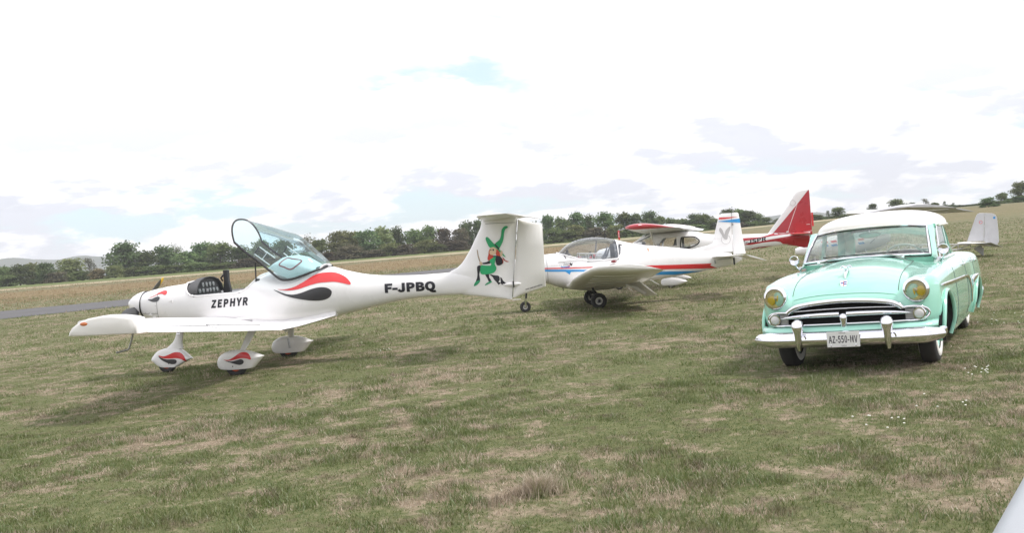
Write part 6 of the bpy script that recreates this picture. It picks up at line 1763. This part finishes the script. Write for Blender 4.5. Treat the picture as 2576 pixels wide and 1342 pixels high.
# ------------------------------------------------------------------ fabric ultralight behind the car
def build_ultralight():
    ac = thing('ultralight', 'grey fabric ultralight with lattice tube tail boom behind the car', 'aircraft', (14.97, 30.88, float(terrain(14.97, 30.88))), radians(170))
    FAB = principled('grey_fabric', (.56, .56, .585), .7, var=.05, vscale=4)
    FAB2 = principled('white_fabric', (.72, .72, .71), .6, var=.04, vscale=4)
    ALU = principled('alloy_tube', (.62, .63, .64), .35, metal=.7)
    fo = [(.38, .50), (.22, .90), (.06, 1.28), (.02, 1.345), (-.05, 1.38), (-.20, 1.372)]
    fin = [(.38, .50), (.06, 1.29), (.02, 1.345), (-.05, 1.38), (-.195, 1.372), (-.115, .47)]
    G().prism([(a, b) for a, b in fin], 'y', -.015, .015).build('fin', FAB, ac, smooth=0, bevel=.006)
    rud = [(-.205, 1.37), (-.40, 1.345), (-.47, 1.32), (-.53, 1.27), (-.56, 1.19), (-.575, .80), (-.575, .42), (-.51, .335), (-.40, .34), (-.18, .42), (-.13, .46)]
    rd = G().prism(rud, 'y', -.014, .014).build('rudder', FAB, ac, smooth=0, bevel=.006)
    for nm, c, r, m_ in (('roundel', (-.065, 1.085), .050, RED), ('roundel_ring', (-.065, 1.085), .034, GEL), ('roundel_centre', (-.065, 1.085), .016, BLUE), ('blue_badge', (-.475, 1.195), .035, BLUE)):
        G().lathe([(r, 0), (r, .002)], (c[0], .017 + (.05 - r) * .06, c[1]), (0, 1, 0), 20).build(nm, m_, rd if nm == 'blue_badge' else ac, smooth=0)
    for z in (.55, .95, 1.28): G().tube([(-.11 - (z - .47) * .1, .018, z - .02), (-.11 - (z - .47) * .1, .018, z + .03)], .012, 6).build('rudder_hinge', ALU, rd)
    G().tube([(-.16, .02, .95), (-.22, .06, .60), (-.30, .02, .44)], .005, 5).build('rudder_cable', ALU, rd)
    for s in (1, -1):
        sec = [(.02, .62, .0, .455, .445, .06), (.9, .45, .0, .455, .445, .06), (1.1, .30, .0, .455, .447, .05)]
        G().loft(wing_rings([(s * q[0], *q[1:]) for q in sec], 0, 8)).build('tailplane', FAB2, ac, smooth=50)
        sec = [(.06, -.02, -.40, .445, .27, .05), (1.1, -.02, -.36, .447, .28, .05)]
        G().loft(wing_rings([(s * q[0], *q[1:]) for q in sec], 0, 8)).build('elevator', FAB, ac, smooth=50)
        G().tube([(.25, s * .06, .28), (.15, s * .55, .43)], .010, 6).build('tail_brace', ALU, ac)
    # lattice boom
    A = [(.30, 0, .40), (3.2, 0, .62)]; Bs = [[(.30, s * .06, .25), (3.2, s * .22, .35)] for s in (1, -1)]
    G().tube(A, .016, 8).build('boom_tube', ALU, ac)
    for b in Bs: G().tube(b, .016, 8).build('boom_tube', ALU, ac)
    L = lambda seg, t: tuple(seg[0][i] + (seg[1][i] - seg[0][i]) * t for i in range(3))
    for k in range(8):
        t0, t1 = k / 8, (k + 1) / 8
        for b in Bs:
            G().tube([L(A, t0), L(b, t1)], .008, 6).build('boom_lattice', ALU, ac); G().tube([L(b, t1), L(A, t1)], .008, 6).build('boom_lattice', ALU, ac)
    G().prism([(.20, .26), (.02, .10), (-.04, .02), (-.08, .02), (-.10, .24), (.0, .36)], 'y', -.03, .03).build('tail_skid', GREYMETAL, ac, smooth=0)
    # wing
    for s in (1, -1):
        sec = [(0, 3.35, 1.85, 1.66, 1.60, .09), (2.5, 3.40, 1.80, 1.70, 1.60, .10), (3.9, 3.40, 1.75, 1.72, 1.58, .11), (4.2, 3.30, 1.75, 1.73, 1.58, .10), (4.35, 3.05, 1.77, 1.74, 1.60, .06)]
        wg = G().loft(wing_rings([(s * q[0], *q[1:]) for q in sec], .03, 16)).build('wing', FAB2 if s < 0 else FAB, ac, smooth=50)
        G().tube([(3.4, s * .35, .70), (2.7, s * 2.4, 1.64)], .025, 8, flat=.5).build('wing_strut', ALU, ac)
    G().loft(wing_rings([(.8, 1.76, 1.3, 1.59, 1.47, .06), (4.2, 1.74, 1.25, 1.58, 1.45, .06)], 0, 8)).build('aileron', FAB, ac, smooth=50)
    # pod
    rings, xs = fuselage_mesh([(2.7, .95, .70, .06, 2.2, .5), (3.0, 1.0, .55, .22, 2.3, .5), (3.6, 1.05, .42, .34, 2.4, .5), (4.4, 1.02, .38, .36, 2.4, .5), (5.2, .86, .40, .28, 2.3, .5), (5.7, .68, .48, .10, 2.2, .5)], 30, 30)
    pd = G().loft(rings).build('pod', GEL, ac, smooth=60); bp_ = bvh_of([pd])
    for k, (z, m_) in enumerate(((.86, RED), (.74, BLUE))):
        for q in range(5): side_decal('pod_stripe', [(4.9 - .28 * q, z), (4.72 - .28 * q, z + .01), (4.68 - .28 * q, z - .05), (4.86 - .28 * q, z - .06)], m_, pd, bp_, sm=0)
    ws = G().grid([[(4.9 - .3 * t * t, .30 * math.sin(a), .92 + .12 * cos(a)) for a in np.linspace(-1.2, 1.2, 9)] if t == 0 else [(4.9 - .75 * t, .28 * math.sin(a), .92 + .12 * cos(a) + .5 * t) for a in np.linspace(-1.2, 1.2, 9)] for t in (0, .5, 1)]).build('windscreen', CANOPY2, ac, smooth=70)
    G().ell((3.35, 0, 1.28), (.30, .2, .17), 16, 10).build('engine', principled('engine_dark', (.10, .10, .11), .5, metal=.4), ac)
    for s in (1, -1):
        G().tube([(3.9, s * .25, 1.0), (3.1, s * .25, 1.64)], .018, 6).build('cabane_tube', ALU, ac); G().tube([(3.0, s * .22, .9), (2.3, s * .22, 1.62)], .018, 6).build('cabane_tube', ALU, ac)
        wheel('wheel', ac, (3.55, s * .75, .19), .20, .11, 'y', .09, GREYMETAL); G().tube([(3.55, s * .3, .50), (3.55, s * .75, .19)], .02, 6).build('gear_leg', ALU, ac)
    wheel('wheel', ac, (5.1, 0, .16), .16, .09, 'y', .07, GREYMETAL)
    G().tube([(5.1, .06, .16), (5.1, .06, .42)], .015, 6).build('nose_fork', ALU, ac)
build_ultralight()

# ------------------------------------------------------------------ wing of an aircraft parked beside the camera
def build_near_wing():
    PALE = principled('shaded_white_paint', (.36, .38, .41), .4, coat=.1)  # white wing in shade: the shade is put into this grey
    base = Vector((1.6, 2.2, 0)); a0, a1 = Vector((.55, 1.49, .80)) - base, Vector((2.05, 3.63, .80)) - base
    root = thing('parked_wing', 'shaded white wing edge cutting into the lower right corner', 'wing', base)
    d = (a1 - a0).normalized(); c = Vector((d.y, -d.x, 0)); rings = []
    up, lo = airfoil(16, .02)
    for k in (-.02, 0, .25, .5, .75, 1.0, 1.02):
        p = a0 + (a1 - a0) * k; th = .13 if 0 <= k <= 1 else .06
        rings.append([p + c * (x * 1.1 + .0) + Vector((0, 0, 1.1 * t * th)) for x, t in up + lo])
    wg = G().loft(rings).build('wing', PALE, root, smooth=60)
    G().tube([a0 + d * 1.3 + c * .35 + Vector((0, 0, -.05)), a0 + d * 1.3 + c * .45 + Vector((0, 0, -.8))], .03, 8).build('wing_prop', GREYMETAL, root)
build_near_wing()

# ------------------------------------------------------------------ thin summer haze over the whole field
def build_haze():
    m = bpy.data.materials.new('thin_haze'); m.use_nodes = True
    t = m.node_tree; t.nodes.clear()
    out = t.nodes.new('ShaderNodeOutputMaterial'); v = t.nodes.new('ShaderNodeVolumePrincipled')
    v.inputs['Color'].default_value = (0.96, 0.98, 1.0, 1); v.inputs['Density'].default_value = 0.00032
    t.links.new(v.outputs[0], out.inputs['Volume'])
    o = G().box((0, 0, 34), (5600, 5600, 76)).build('haze', m, smooth=0)
    o['kind'] = 'stuff'; o['label'] = 'thin pale haze over the airfield and hills'
build_haze()

# ------------------------------------------------------------------ no piece deeper than thing > part > sub-part
def depth(o):
    k = 0
    while o.parent is not None:
        o = o.parent; k += 1
    return k
for o in list(bpy.data.objects):
    while depth(o) > 2:
        o.parent = o.parent.parent
